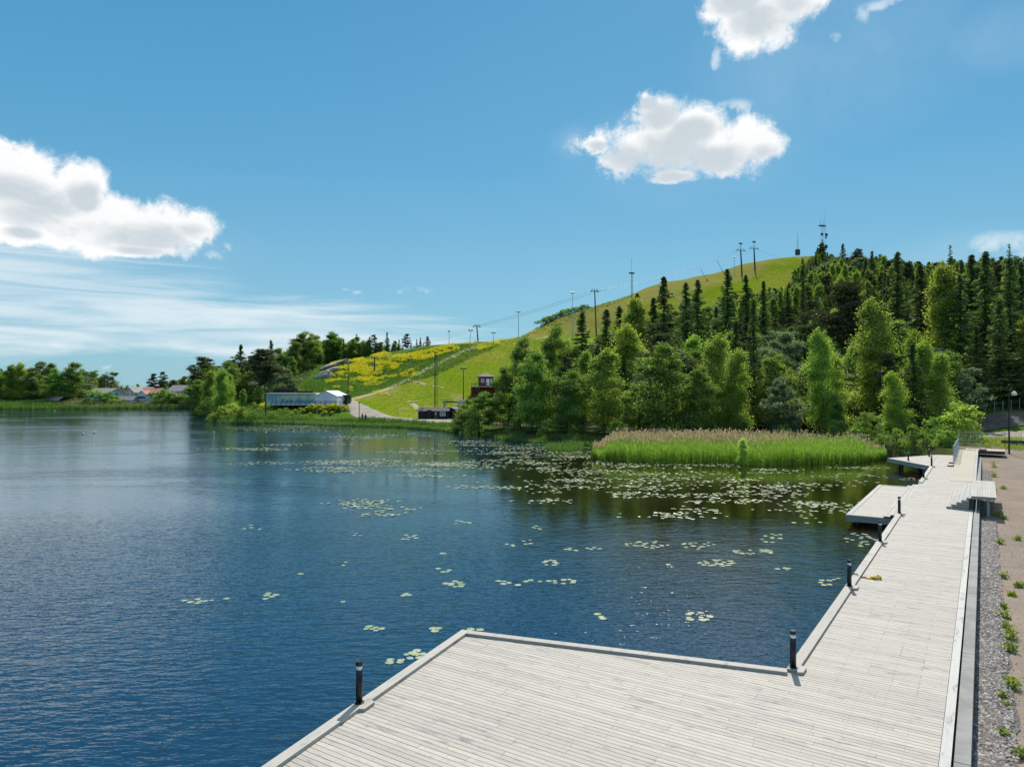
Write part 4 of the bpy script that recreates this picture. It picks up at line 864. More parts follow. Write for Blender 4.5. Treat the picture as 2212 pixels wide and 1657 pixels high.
for i, X in enumerate(np.arange(1285, 1745, 15)):
    d = float(np.interp(X, *zip(*EDGE)))-random.uniform(2, 34); Y = float(np.interp(X, [1285, 1360, 1400, 1430, 1500, 1560, 1640, 1700, 1745], [722, 700, 684, 664, 650, 632, 622, 616, 590]))+random.uniform(-4, 26)
    k = random.choice(['birch', 'birch', 'alder', 'alder', 'willow', 'spruce', 'pine']); x = (X-1106)/FPX*d; taken.append((x, d)); h = CAMH+(842-Y)/FPX*d-zt(x, d)
    tree(k, X, d, min(max(h, 5), 24), f"{'taller' if Y < canopy(X)+30 else 'lower'} {WORD[k][1]} at the slope edge, {row(X, COLS)}", GS, random.uniform(1.0, 1.35))
def merged(name, kinds, spots, lab, dec=3):
    Q = {}; T = {}
    for k, x, y, z, h in spots:
        P_ = PROTO[k]; ph, me, tk, q, t = P_[random.randrange(len(P_))]; s = h/ph; a = random.uniform(0, 6.28); ca, sa = math.cos(a), math.sin(a)
        st_ = random.randrange(dec); qq = q[st_::dec]*s; c = qq.mean(1, keepdims=True); qq = c+(qq-c)*(1.0+.42*(dec-1))
        v = np.stack([qq[:, :, 0]*ca-qq[:, :, 1]*sa+x, qq[:, :, 0]*sa+qq[:, :, 1]*ca+y, qq[:, :, 2]+z], 2); Q.setdefault(k, []).append(v); T.setdefault(k, []).append(t[st_::dec])
    ks = list(Q); mats = [M[{'spruce': 'spruce', 'pine': 'pine', 'birch': 'birch', 'alder': 'alder', 'willow': 'pale'}[k]] for k in ks]
    V_ = np.concatenate([np.concatenate(Q[k]) for k in ks]); TT = np.concatenate([np.concatenate(T[k]) for k in ks]); MI = np.concatenate([np.full(sum(len(a) for a in T[k]), i) for i, k in enumerate(ks)])
    return setting(npmesh(name, V_, 4, mats, tone=TT, midx=MI), 'stuff', lab)
sp = []; tries = 0
while len(sp) < 420 and tries < 16000:
    tries += 1; d = random.uniform(300, 560); X = random.uniform(1450, 2330) if random.random() < .6 else random.uniform(1600, 1860); x = (X-1106)/FPX*d
    if not inside(np.array([x]), np.array([d]), WOODS)[0] or any((x-a)**2+(d-b)**2 < (40 if X > 1800 else 16) for a, b in taken): continue
    z = zt(x, d); hm = CAMH+(842-canopy(X)-random.uniform(2, 18))/FPX*d-z; h = min(random.uniform(12, 19), hm)
    if h < 2.2: continue
    taken.append((x, d)); k = random.choice(KINDS) if h > 6 else 'alder'; sp.append((k, x, d, z-.2, h*(1 if k != 'alder' else .85)))
for _ in range(230):
    X = random.uniform(1764, 2300); d = random.uniform(335, 505); x, y, z = onray(X, d); top = canopy(X)+random.uniform(0, 16)+max(0, 430-d)*.35; h = CAMH+(842-top)/FPX*d-z
    if X < 1800 and d < 440: continue
    if 3 < h: sp.append((random.choice(['birch', 'alder', 'alder', 'spruce', 'willow', 'pine']), x, y, z-.3, min(h, 24)))
for _ in range(60):
    d = random.uniform(395, 545); X = float(np.interp(d, [400, 470, 560], [1712, 1755, 1775]))+random.uniform(1, 34); x, y, z = onray(X, d); sp.append((random.choice(['alder', 'birch', 'spruce']), x, y, z-.3, random.uniform(3, 8)))
merged('hilltop_wood', None, sp, 'mixed wood covering the top of the hill behind the nearer trees', 4)

# trees left: far shore, round the café, on the ridge
FS = [(-30, 776), (20, 786), (75, 800), (48, 782), (110, 784), (150, 782), (185, 797), (205, 800), (232, 803), (262, 838), (300, 828), (330, 806), (352, 802), (372, 820), (395, 812), (412, 830), (385, 838), (430, 790), (445, 772), (130, 796), (90, 780), (5, 800), (170, 800), (218, 812), (285, 836), (345, 826), (400, 842)]
FCOL = [(60, 'at the left edge'), (130, 'left of the dark boathouse'), (240, 'left of the grey house'), (320, 'between grey house and red roofed house'), (400, 'behind the houses'), (999, 'right of the houses')]
for X, Y in FS:
    k = random.choice(['alder', 'alder', 'alder', 'birch', 'willow', 'pine'] if X < 260 or X > 400 else ['pine', 'alder', 'birch']); d = random.uniform(334, 350) if (X < 175 or X > 395) else random.uniform(380, 400)
    tr(k, X, Y, d, f"{'tall' if Y < 790 else 'rounded' if k != 'pine' else 'flat topped'} {WORD[k][1]} on the far shore {row(X, FCOL)}", random.uniform(1.25, 1.6), GL)
for X, Y, d, w in ((205, 842, 326, 1.7), (232, 846, 325, 1.4), (190, 860, 324, 1.6), (268, 862, 324, 1.3), (335, 846, 323, 1.5), (352, 842, 324, 1.5), (370, 846, 322, 1.6), (390, 850, 322, 1.5), (410, 858, 320, 1.4), (152, 866, 322, 1.2), (305, 864, 324, 1.2)):
    tr('shrub', X, Y, d, f"garden bush before the houses {row(X, FCOL)}", w, 'garden bushes on the far shore')
CAF = [('pine', 428, 800, 250, 1.2), ('pine', 440, 770, 262, 1.3), ('birch', 452, 800, 215, 1.3), ('alder', 435, 820, 245, 1.5), ('birch', 480, 796, 201, 1.5), ('birch', 497, 806, 204, 1.1), ('spruce', 520, 742, 262, 1.7), ('pine', 512, 770, 255, 1.4), ('spruce', 585, 732, 290, 1.2), ('pine', 550, 770, 262, 1.4),
       ('alder', 540, 800, 240, 1.4), ('alder', 505, 780, 240, 1.5), ('pine', 555, 760, 250, 1.2), ('willow', 600, 782, 236, 1.3), ('willow', 622, 806, 238, 1.1), ('alder', 560, 826, 224, 1.3), ('alder', 455, 840, 225, 1.5), ('alder', 470, 790, 260, 1.4), ('pine', 575, 772, 245, 1.2), ('alder', 525, 840, 222, 1.2)]
for k, X, Y, d, w in CAF:
    tr(k, X, Y, d, f"{'tall' if Y < 775 else 'middling' if Y < 805 else 'low'} {WORD[k][1]} {'behind the lone shore pine' if X > 535 else 'on the left shore point' if X < 475 else 'left of the lone shore pine'}", w, GI)
tr('pine', 574, 752, 188, 'dark lone pine with bare lower trunk standing at the shore before the café', 1.25, var=2)
for X, Y, d, w, c, l in ((478, 878, 190, 1.0, 1, 'bright green bush on the shore point'), (500, 872, 189, 1.1, 1, 'large bright bush left of the lone shore pine'), (524, 878, 188, 1.1, 0, 'rounded bush next to the small jetty'), (545, 886, 187, 1.1, 0, 'dark bush behind the small jetty'), (552, 868, 200, 1.0, 1, 'light bush below the café terrace left end'),
                      (590, 888, 187, 1.1, 1, 'bush at the foot of the lone shore pine'), (618, 880, 192, 1.0, 0, 'dark bush under the café terrace'), (640, 884, 190, .9, 0, 'green bush below the middle of the café terrace'), (664, 880, 194, .9, 0, 'bush under the café terrace railing'), (465, 890, 190, .9, 0, 'low bush at the tip of the shore point')):
    v = random.randrange(3); tr('shrub', X, Y, d, l, w, 'bushes below the café', v, SHRUB2[v] if c else None)
for X, Y, d, w in ((604, 882, 195, 1.0), (622, 884, 194, .9), (640, 883, 194, 1.0), (655, 880, 194, 1.2), (668, 878, 194.5, 1.1), (680, 872, 195, 1.3), (694, 873, 194, 1.2), (708, 871, 195, 1.4), (720, 874, 194, 1.2), (733, 873, 195, 1.2), (745, 875, 196, 1.2), (672, 890, 189, .9), (632, 892, 190, .9), (700, 886, 190, 1.0), (717, 887, 190.5, 1.0)):
    v = random.randrange(2); tr('shrub', X, Y, d, f"yellow flowering bush {'at the right end of' if X > 715 else 'under the middle of' if X > 650 else 'under the left part of'} the café terrace", w, 'yellow flowering bushes by the café', v, FLWB[v])
RG = [(612, 752, 300, 'alder'), (628, 738, 305, 'alder'), (645, 730, 312, 'pine'), (655, 716, 318, 'alder'), (672, 720, 316, 'alder'), (690, 736, 322, 'birch'), (705, 720, 328, 'alder'), (720, 716, 332, 'alder'), (735, 728, 334, 'birch'), (742, 732, 330, 'spruce'), (758, 732, 335, 'alder'), (770, 726, 338, 'alder'), (785, 734, 340, 'birch'), (798, 726, 336, 'spruce'), (810, 722, 340, 'pine'), (824, 740, 342, 'alder'),
      (836, 716, 336, 'spruce'), (850, 736, 344, 'alder'), (862, 732, 345, 'spruce'), (877, 720, 340, 'pine'), (888, 738, 342, 'spruce'), (900, 732, 340, 'spruce'), (908, 728, 343, 'spruce'), (924, 726, 338, 'pine'), (915, 738, 345, 'spruce'), (870, 744, 346, 'spruce'), (635, 770, 296, 'alder'), (665, 770, 300, 'spruce'), (620, 790, 285, 'alder'), (690, 764, 310, 'pine')]
RCOL = [(660, 'above the rock outcrop, left end'), (720, 'above the rock outcrop'), (790, 'in the middle of the ridge row'), (850, 'right of the ridge row centre'), (999, 'at the right end of the ridge row')]
for X, Y, d, k in RG:
    o = tr(k, X, Y, d, f"{WORD[k][1]} {'rising highest' if Y < 722 else 'of middle height'} {row(X, RCOL)}", 1.25 if k != 'spruce' else 1.15, GF, zo=-.5)
# far wood and distant ridge
sp = []
for _ in range(170):
    X = random.uniform(-420, 440); d = random.uniform(352, 380) if (X < 245) else random.uniform(405, 440); top = np.interp(X, [-400, 0, 100, 200, 245, 260, 330, 440], [776, 790, 795, 806, 818, 838, 830, 800])+random.uniform(2, 14)
    x, y, z = onray(X, d); sp.append((random.choice(['alder', 'alder', 'birch', 'spruce', 'pine']), x, y, z-.3, max(5, CAMH+(842-top)/FPX*d-z)))
for _ in range(150):
    X = random.uniform(420, 640); d = random.uniform(310, 350); top = np.interp(X, [420, 500, 640], [800, 780, 752])+random.uniform(4, 20); x, y, z = onray(X, d); sp.append((random.choice(['alder', 'birch', 'spruce', 'pine']), x, y, z-.3, max(5, CAMH+(842-top)/FPX*d-z)))
for _ in range(120):
    X = random.uniform(602, 926); d = random.uniform(336, 352); top = np.interp(X, [600, 650, 800, 860, 925], [766, 732, 734, 742, 748])+random.uniform(2, 14); x, y, z = onray(X, d); sp.append((random.choice(['alder', 'birch', 'spruce', 'spruce', 'pine']), x, y, z-.8, max(4, CAMH+(842-top)/FPX*d-z+.8)))
for _ in range(220):
    X = random.uniform(-300, 480); d = random.uniform(900, 1000); x, y, z = onray(X, d); sp.append((random.choice(['spruce', 'pine', 'alder']), x, y, z-.3, CAMH+(842-836+random.uniform(-1.5, 1.5))/FPX*d-z))
merged('far_wood', None, sp, 'continuous wood behind the far shore and on the horizon', 4)

# ---------------------------------------------------------------- reeds, grass, flowers, lily pads
def blades(name, xy, z, h, w, m, lab, seg_lean=.18, leaves=0, plume=None, pm=None):
    n = len(xy); a = rng.random(n)*6.283; ln = rng.normal(0, seg_lean, n)*h; ct, st_ = np.cos(a), np.sin(a)
    base = np.stack([xy[:, 0], xy[:, 1], z], 1); tip = base+np.stack([ct*ln, st_*ln, h], 1); p = rng.random(n)*6.283
    sd_ = np.stack([np.cos(p), np.sin(p), np.zeros(n)], 1)*np.broadcast_to(w, (n,))[:, None]*.5; mid = (base+tip)/2+np.stack([-ct, -st_, ct*0], 1)*(ln*.12)[:, None]
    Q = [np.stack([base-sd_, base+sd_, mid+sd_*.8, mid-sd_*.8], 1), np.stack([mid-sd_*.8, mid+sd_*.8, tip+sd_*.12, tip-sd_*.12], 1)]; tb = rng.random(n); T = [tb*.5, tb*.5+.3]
    for k in range(leaves):
        f = rng.uniform(.22, .92, n)[:, None]; c = base+(tip-base)*f; a2 = rng.random(n)*6.283; L_ = rng.uniform(.28, .55, n)
        d = np.stack([np.cos(a2)*.55, np.sin(a2)*.55, np.ones(n)*rng.uniform(.5, .95, n)], 1)*L_[:, None]; s2 = np.stack([-np.sin(a2), np.cos(a2), a2*0], 1)*.028
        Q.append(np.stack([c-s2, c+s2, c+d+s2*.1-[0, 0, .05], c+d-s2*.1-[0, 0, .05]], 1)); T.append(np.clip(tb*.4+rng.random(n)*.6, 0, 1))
    mi = [np.zeros(n)]*len(Q); mats = [m]
    if plume is not None:
        k = np.where(plume)[0]; t = tip[k]
        for j in range(2):
            a3 = rng.random(len(k))*6.283; s3 = np.stack([np.cos(a3), np.sin(a3), a3*0], 1)*.055; up = np.stack([rng.normal(.05, .05, len(k)), rng.normal(0, .05, len(k)), rng.uniform(.26, .42, len(k))], 1)
            Q.append(np.stack([t-[0, 0, .10], t+s3+up*.35, t+up, t-s3+up*.35], 1)); T.append(rng.random(len(k))); mi.append(np.ones(len(k)))
        mats.append(pm)
    return setting(npmesh(name, np.concatenate(Q), 4, mats, tone=np.concatenate(T), midx=np.concatenate(mi).astype(int)), 'stuff', lab)
def sampX(n, Xs, dlo, dhi):            # random ground points between two distance profiles over picture columns
    X = rng.uniform(Xs[0], Xs[-1], n); lo = np.interp(X, Xs, dlo); hi = np.interp(X, Xs, dhi); d = lo+(hi-lo)*rng.random(n); return X, d, np.stack([(X-1106)/FPX*d, d], 1), (d-lo)/(hi-lo+1e-9)
dz0 = lambda Y: 8.53*1550/(Y-842)
RX = [1281, 1300, 1400, 1560, 1640, 1700, 1850, 1912]
X, d, xy, f = sampX(17000, RX, [dz0(y) for y in (990, 997, 1001, 1002, 1006, 1005, 1001, 992)], [dz0(y)-.3 for y in (984, 978, 972, 973, 974, 975, 977, 986)])
hh = (1.90+.35*f+fbm(xy[:, 0], xy[:, 1], 1.6, 1)*.20+rng.normal(0, .26, len(X)))*np.clip((X-1270)/50, .55, 1)*np.clip((1935-X)/90, .5, 1)
pl = (rng.random(len(X)) < np.clip((f-.22)*1.5, 0, .75)*np.clip((1800-X)/260, .12, 1))
hh = hh+pl*.22
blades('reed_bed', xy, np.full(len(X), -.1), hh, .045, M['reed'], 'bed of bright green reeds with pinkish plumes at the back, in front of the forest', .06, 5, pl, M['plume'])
X, d, xy, f = sampX(4200, [1281, 1912, 2010], [dz0(984), dz0(982), dz0(997)], [dz0(970), dz0(972), dz0(984)])
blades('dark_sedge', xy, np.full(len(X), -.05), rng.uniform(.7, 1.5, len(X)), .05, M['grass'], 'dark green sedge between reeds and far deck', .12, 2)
def strand(name, lab, Xs, Ylo, Yhi, n, h, w=.10, m='grass', lv=1, pl=None, gnd=True, clump=0):
    X, d, xy, f = sampX(n, Xs, [dz0(y) for y in Ylo], [dz0(y) for y in Yhi])
    if clump: k = fbm(xy[:, 0], xy[:, 1], clump, 7) > -.25; X, xy, f = X[k], xy[k], f[k]
    z = np.maximum(ztv(xy[:, 0], xy[:, 1])-.05, -.05); hh = (h[0]+(h[1]-h[0])*rng.random(len(X)))*(1+.13*fbm(xy[:, 0], xy[:, 1], 3.5, 2)); 
    return blades(name, xy, z, np.maximum(hh, .2), w, M[m], lab, .1, lv, (rng.random(len(X)) < pl*np.clip((X-120)/40, 0, 1)) if pl else None, M['plume'] if pl else None)
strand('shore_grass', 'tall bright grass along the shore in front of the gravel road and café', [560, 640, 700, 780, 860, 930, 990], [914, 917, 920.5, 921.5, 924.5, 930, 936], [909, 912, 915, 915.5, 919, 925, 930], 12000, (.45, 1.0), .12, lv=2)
strand('shore_grass', 'darker grass tufts at the foot of the left shore bushes', [448, 470, 520, 570], [906, 914, 917, 917], [896, 904, 907, 909], 3500, (.6, 1.3), .12)
strand('shore_grass', 'grass tufts at the waterline below the forest', [1040, 1100, 1180, 1285], [948, 954, 963, 968], [942, 947, 956, 960], 3600, (.5, 1.0), .08, clump=4)
strand('shore_sedge', 'thin sedge standing in the water between the lily pads', [1180, 1230, 1262], [975, 978, 974], [962, 964, 963], 1300, (.5, .9), .05)
strand('water_reeds', 'sparse thin reeds rising from the lily pads by the gravel road', [742, 770, 820, 880], [942, 944, 944, 940], [932, 930, 932, 934], 900, (.5, 1.0), .05, clump=3)
strand('far_reeds', 'low green reeds with brown plumes along the far shore', [-160, 0, 120, 140, 300, 425], [885.5, 885.5, 885.2, 885, 884.6, 884.2], [881, 881.2, 881.2, 881, 880.5, 880.3], 15000, (1.5, 2.2), .22, 'grass', 1, .55)
strand('bank_grass', 'meadow grass on the bank below the café terrace', [460, 560, 640, 700, 760], [904, 906, 908, 908, 905], [884, 884, 886, 888, 893], 9000, (.4, .9), .13)
X, d, xy, f = sampX(6000, [1940, 2100, 2240], [96, 90, 84], [104, 104, 102]); k = xy[:, 0] > 50; blades('roadside_grass', xy[k], ztv(xy[k][:, 0], xy[k][:, 1])-.02, rng.uniform(.2, .6, k.sum()), .05, M['weed'], 'dry yellow green grass between the landing and the road', .2, 1)
def scatter_px(n, poly, thr=None, seed=1, sc=4.2):
    P_ = np.array(poly, float); X = rng.uniform(P_[:, 0].min(), P_[:, 0].max(), n*3); Y = rng.uniform(P_[:, 1].min(), P_[:, 1].max(), n*3); k = inside(X, Y, poly); X, Y = X[k][:n], Y[k][:n]
    x, y = hitv(X, Y, 150, 520); k = ~np.isnan(y); x, y = x[k], y[k]
    if thr is not None: k = fbm(x, y, sc, seed)+.75*fbm(x, y, sc/3.3, seed+1)+rng.normal(0, .25, len(x)) > thr; x, y = x[k], y[k]
    return x, y
fl = []
for n, poly, thr in [(1200, [(712, 785), (783, 776), (790, 782), (715, 790)], -.2), (800, [(800, 772), (830, 762), (845, 768), (840, 775), (810, 776)], -.5), (9000, [(700, 822), (735, 795), (760, 790), (810, 775), (850, 768), (905, 768), (940, 764), (965, 762), (930, 778), (890, 785), (860, 792), (858, 815), (845, 822), (820, 835), (770, 838), (745, 825), (705, 832)], .12),
                     (3200, [(860, 772), (900, 764), (960, 750), (990, 745), (1000, 752), (965, 765), (905, 780), (860, 786)], .0), (1500, [(950, 748), (985, 742), (1065, 736), (1075, 744), (1010, 762), (960, 762)], .5), (800, [(700, 840), (760, 838), (762, 848), (702, 848)], .2), (520, [(862, 800), (905, 795), (900, 815), (862, 822)], .5),
                     (420, [(1030, 754), (1078, 740), (1082, 745), (1034, 760)], -.6), (900, [(1060, 742), (1110, 722), (1150, 712), (1152, 718), (1100, 738)], .2), (260, [(1150, 716), (1250, 690), (1250, 694), (1160, 722)], .5), (200, [(805, 850), (838, 849), (838, 855), (805, 855)], .4), (300, [(560, 872), (590, 866), (590, 880), (566, 886)], .2)]:
    fl.append(np.stack(scatter_px(n, poly, thr), 1))
fl = np.concatenate(fl); c = np.repeat(fl, 6, 0)+rng.normal(0, .26, (len(fl)*6, 2)); z = ztv(c[:, 0], c[:, 1])+rng.uniform(.35, 1.0, len(c)); q = leafquads(np.stack([c[:, 0], c[:, 1], z], 1), .16, .13, .3)
setting(npmesh('yellow_flowers', q, 4, M['flower'], tone=rng.random(len(q))), 'stuff', 'drifts of yellow flowers on the left part of the slope')
mt = []
for n, poly, thr in [(9000, [(650, 838), (700, 800), (800, 775), (950, 748), (1085, 738), (1075, 748), (940, 812), (800, 850), (752, 860), (700, 850)], None), (2200, [(1085, 738), (1130, 714), (1200, 695), (1292, 660), (1370, 632), (1372, 640), (1290, 672), (1200, 706), (1120, 732)], None)]:
    mt.append(np.stack(scatter_px(n, poly, thr), 1))
mt = np.concatenate(mt); mt = np.repeat(mt, 3, 0)+rng.normal(0, .5, (len(mt)*3, 2))
for i_, (pts_, w_) in enumerate((([(877, 821), (897, 825), (920, 832)], 1.1), ([(937, 834), (948, 836), (961, 839)], 1.0), ([(812, 848), (828, 852), (845, 856)], .8), ([(880, 868), (890, 868.5), (903, 867)], 1.3), ([(860, 884), (868, 883.5), (880, 883)], .9), ([(891, 873), (898, 879), (903, 886)], 1.8), ([(1108, 742), (1150, 738), (1190, 722)], 1.0))):
    H = [hit(a, b, 150) for a, b in pts_]
    if all(q is not None for q in H): ribbon('worn_path', H, [w_]*len(H), M['dirt'], .13, 4, .35)
blades('meadow_grass', mt, ztv(mt[:, 0], mt[:, 1])-.05, rng.uniform(.3, .9, len(mt)), .16, M['grass'], 'rough tall meadow grass on the flowery slope', .25, 0)
bz = []
for X in np.linspace(1165, 1272, 22): bz.append((X, 0))
for i, X in enumerate(np.linspace(1175, 1268, 14)):
    d = float(np.interp(X, [1100, 1200, 1300], [342, 362, 384])); tree('shrub', X, d, random.uniform(2.2, 3.6), f"bush on the slope's ridge line, {'lower' if i < 5 else 'middle' if i < 10 else 'upper'} part of the row", 'bushes on the ridge line', 1.5)

PADV = []
for i in range(4):
    rs = random.Random(i); mb = MB(); n = 14; r = 1.0; pts = [(0, 0, .012)]; a0 = .16
    for k in range(n+1):
        a = a0+(2*math.pi-2*a0)*k/n; q = r*(1+rs.uniform(-.05, .05)); pts.append((math.cos(a)*q*1.05, math.sin(a)*q*.95, .012+.02*rs.random()))
    mb.add(pts, [(0, k, k+1) for k in range(1, n+1)]); PADV.append(mb)
PADM = [meshdata(p.build('lily_pad', M['lily'])) for p in PADV]
# clusters in the survey picture: centre, half size, number, wording
CL = [(430, 1298, 32, 5, 7, 'floating alone on the left'), (585, 1290, 22, 10, 5, 'left of the middle of the lake'), (490, 1293, 5, 2, 1, 'left of the middle, on its own'), (808, 1357, 20, 5, 6, 'left of the deck corner'), (945, 1360, 14, 5, 3, 'just above the deck corner'), (1028, 1358, 12, 4, 2, 'just right above the deck corner'), (848, 1428, 26, 4, 4, 'beside the deck edge, outer row'), (895, 1415, 28, 12, 9, 'touching the left deck edge'),
      (741, 1217, 8, 5, 2, 'in open water, middle left'), (652, 1240, 6, 3, 1, 'tiny one in the open water, far left'), (770, 1155, 12, 3, 3, 'by the open water, mid lake'), (545, 1140, 30, 6, 4, 'faint, on the left open water'), (742, 1300, 4, 3, 1, 'lone, above the left deck'), (885, 1285, 14, 3, 3, 'mid lake, above the deck corner'), (980, 1262, 26, 7, 9, 'dense patch in mid lake'), (1120, 1258, 50, 7, 8, 'row right of mid lake'), (1220, 1255, 38, 6, 8, 'right end of the mid lake row'),
      (955, 1232, 16, 5, 4, 'small one in mid lake'), (888, 1160, 24, 6, 7, 'upper mid lake'), (960, 1195, 10, 5, 3, 'small, centre of the lake'), (1120, 1172, 40, 8, 12, 'slanting row right of centre'), (1190, 1215, 20, 6, 8, 'under the slanting row'), (1265, 1187, 44, 6, 14, 'middle row, right of centre'), (1395, 1176, 48, 8, 30, 'bright dense patch below the shade'), (1160, 1140, 14, 4, 5, 'small, upper right of centre'), (1000, 1128, 22, 5, 7, 'near the sky reflection'),
      (1515, 1178, 42, 8, 24, 'patch left of two long rafts'), (1545, 1216, 50, 8, 30, 'long raft with dark edge, lower'), (1630, 1192, 48, 6, 26, 'long raft with dark edge, upper'), (1505, 1333, 36, 10, 9, 'loose group towards the inner deck corner'), (1790, 1256, 34, 9, 12, 'beside the bollard with the strap'), (1860, 1165, 40, 16, 34, 'beside the boardwalk below the bathing platform'), (1690, 1228, 14, 4, 4, 'small group left of the boardwalk'), (1440, 1218, 6, 3, 1, 'lone below the bright patch'),
      (1660, 1160, 30, 12, 10, 'loose group left of the boardwalk reeds reflection'), (1300, 1330, 14, 6, 3, 'tiny, above the deck middle'), (1740, 1120, 45, 14, 16, 'upper right, left of the bathing platform')]
NE = []
npad = 0
def padpos(cx, cy, rx, ry):
    a = random.random()*6.283; q = math.sqrt(random.random()); return g(cx+math.cos(a)*q*rx, cy+math.sin(a)*q*ry, .0)
for cx, cy, rx, ry, n, w in CL:
    put = []
    for k in range(int(n*(1 if n < 12 else .62))):
        for _ in range(25):
            p = padpos(cx, cy, rx, ry); r = random.uniform(.095, .155)
            if all((p[0]-a)**2+(p[1]-b)**2 > ((r+c_)*.80)**2 for a, b, c_ in put): break
        put.append((p[0], p[1], r)); o = bpy.data.objects.new('lily_pad', PADM[random.randrange(4)]); COL.objects.link(o)
        o.location = (p[0], p[1], .004+.003*random.random()); o.rotation_euler = (random.uniform(-.03, .03), random.uniform(-.03, .03), random.uniform(0, 6.28)); o.scale = (r, r, r)
        tag(o, f"green lily pad {w}", 'lily pad', 'lily pads on the lake'); npad += 1
FAR = [(1480, 1110, 95, 14, 90), (1700, 1095, 90, 13, 110), (1560, 1075, 150, 14, 120), (1640, 1060, 130, 14, 150), (1750, 1045, 110, 14, 120), (1830, 1028, 80, 8, 60), (1380, 1062, 100, 16, 120), (1250, 1080, 90, 14, 50), (1200, 1045, 110, 20, 160), (1330, 1035, 130, 20, 330), (1480, 1035, 170, 14, 240), (1250, 1010, 120, 16, 330), (1380, 1008, 110, 8, 160),
       (1180, 990, 90, 16, 380), (1100, 970, 80, 14, 380), (1250, 978, 36, 14, 300), (1030, 1000, 90, 12, 260), (1010, 958, 60, 8, 260), (900, 975, 80, 6, 200), (740, 1000, 70, 5, 300), (540, 970, 75, 4, 240), (650, 960, 90, 3, 160), (860, 940, 80, 4, 320), (770, 945, 60, 5, 360), (640, 930, 95, 5, 380), (700, 921, 160, 3, 420), (850, 1000, 90, 8, 150), (720, 1015, 60, 6, 180), (930, 1020, 90, 10, 120),
       (800, 1102, 80, 14, 60), (780, 1085, 90, 12, 60), (560, 1000, 60, 3, 60), (1560, 1005, 200, 3, 160), (1850, 1010, 60, 3, 60), (1820, 1095, 50, 10, 40), (1980, 1033, 30, 6, 20), (960, 1003, 50, 4, 200), (540, 925, 60, 3, 160), (1050, 1045, 60, 14, 60), (1660, 1020, 180, 6, 100), (1560, 1052, 200, 30, 90)]
vs, fs = [], []
pos = []
for cx, cy, rx, ry, n in FAR:
    sub = [padpos(cx, cy, rx*.95, ry*.95) for _ in range(max(2, n//17))]
    for k in range(int(n*(.72 if 1150 < cx < 1850 else 1))):
        p = random.choice(sub) if random.random() < .94 else padpos(cx, cy, rx, ry); sg = .30*(1+p[1]/70); pos.append((p[0]+random.gauss(0, sg*2.0), p[1]+random.gauss(0, sg*1.0)))
pos = np.array(pos); k = ~inside(pos[:, 0], pos[:, 1], SHORE); pos = pos[k]; npd = len(pos); r = rng.uniform(.11, .20, npd); A_ = np.linspace(.15, 6.13, 9)
vv = np.zeros((npd, 10, 3)); a = rng.random(npd)*6.283
vv[:, 0, :2] = pos; vv[:, 1:, 0] = pos[:, 0:1]+np.cos(A_[None]+a[:, None])*r[:, None]; vv[:, 1:, 1] = pos[:, 1:2]+np.sin(A_[None]+a[:, None])*r[:, None]; vv[:, :, 2] = .006+.01*rng.random((npd, 1)); vv[:, 1:, 2] += .03*rng.random((npd, 9))
ff = np.array([(0, i, i+1) for i in range(1, 9)]); F = (np.arange(npd)[:, None, None]*10+ff[None]).reshape(-1, 3)
setting(npmesh('lily_pads', vv.reshape(-1, 3), 3, M['lily'], faces=F), 'stuff', 'thousands of small far lily pads in rafts off the forest and café shores')

# ---------------------------------------------------------------- buildings
def winpart(parent, c, w, h, nrm, fm, gm, fw=.08, name='window'):
    """window as a part (frame) with its pane as a sub-part; wall plane given by outward normal nrm (unit, horizontal), in local space"""
    tx = Vector((-nrm[1], nrm[0], 0)); n = Vector((nrm[0], nrm[1], 0)); c = Vector(c); rz = math.atan2(tx.y, tx.x); mb = MB()
    for a, b, dx, dzz in ((-1, 0, fw, h), (1, 0, fw, h)): mb.box(c+tx*(a*(w/2-fw/2))+n*.03, (dx, .08, dzz), rz)
    for b in (-1, 1): mb.box(c+Vector((0, 0, b*(h/2-fw/2)))+n*.03, (w-2*fw, .08, fw), rz)
    mb.box(c+n*.03, (.05, .07, h-2*fw), rz)
    o = mb.build(name, fm, parent); mb = MB(); mb.box(c+n*.012, (w-2*fw, .02, h-2*fw), rz); mb.build('pane', gm, o); return o
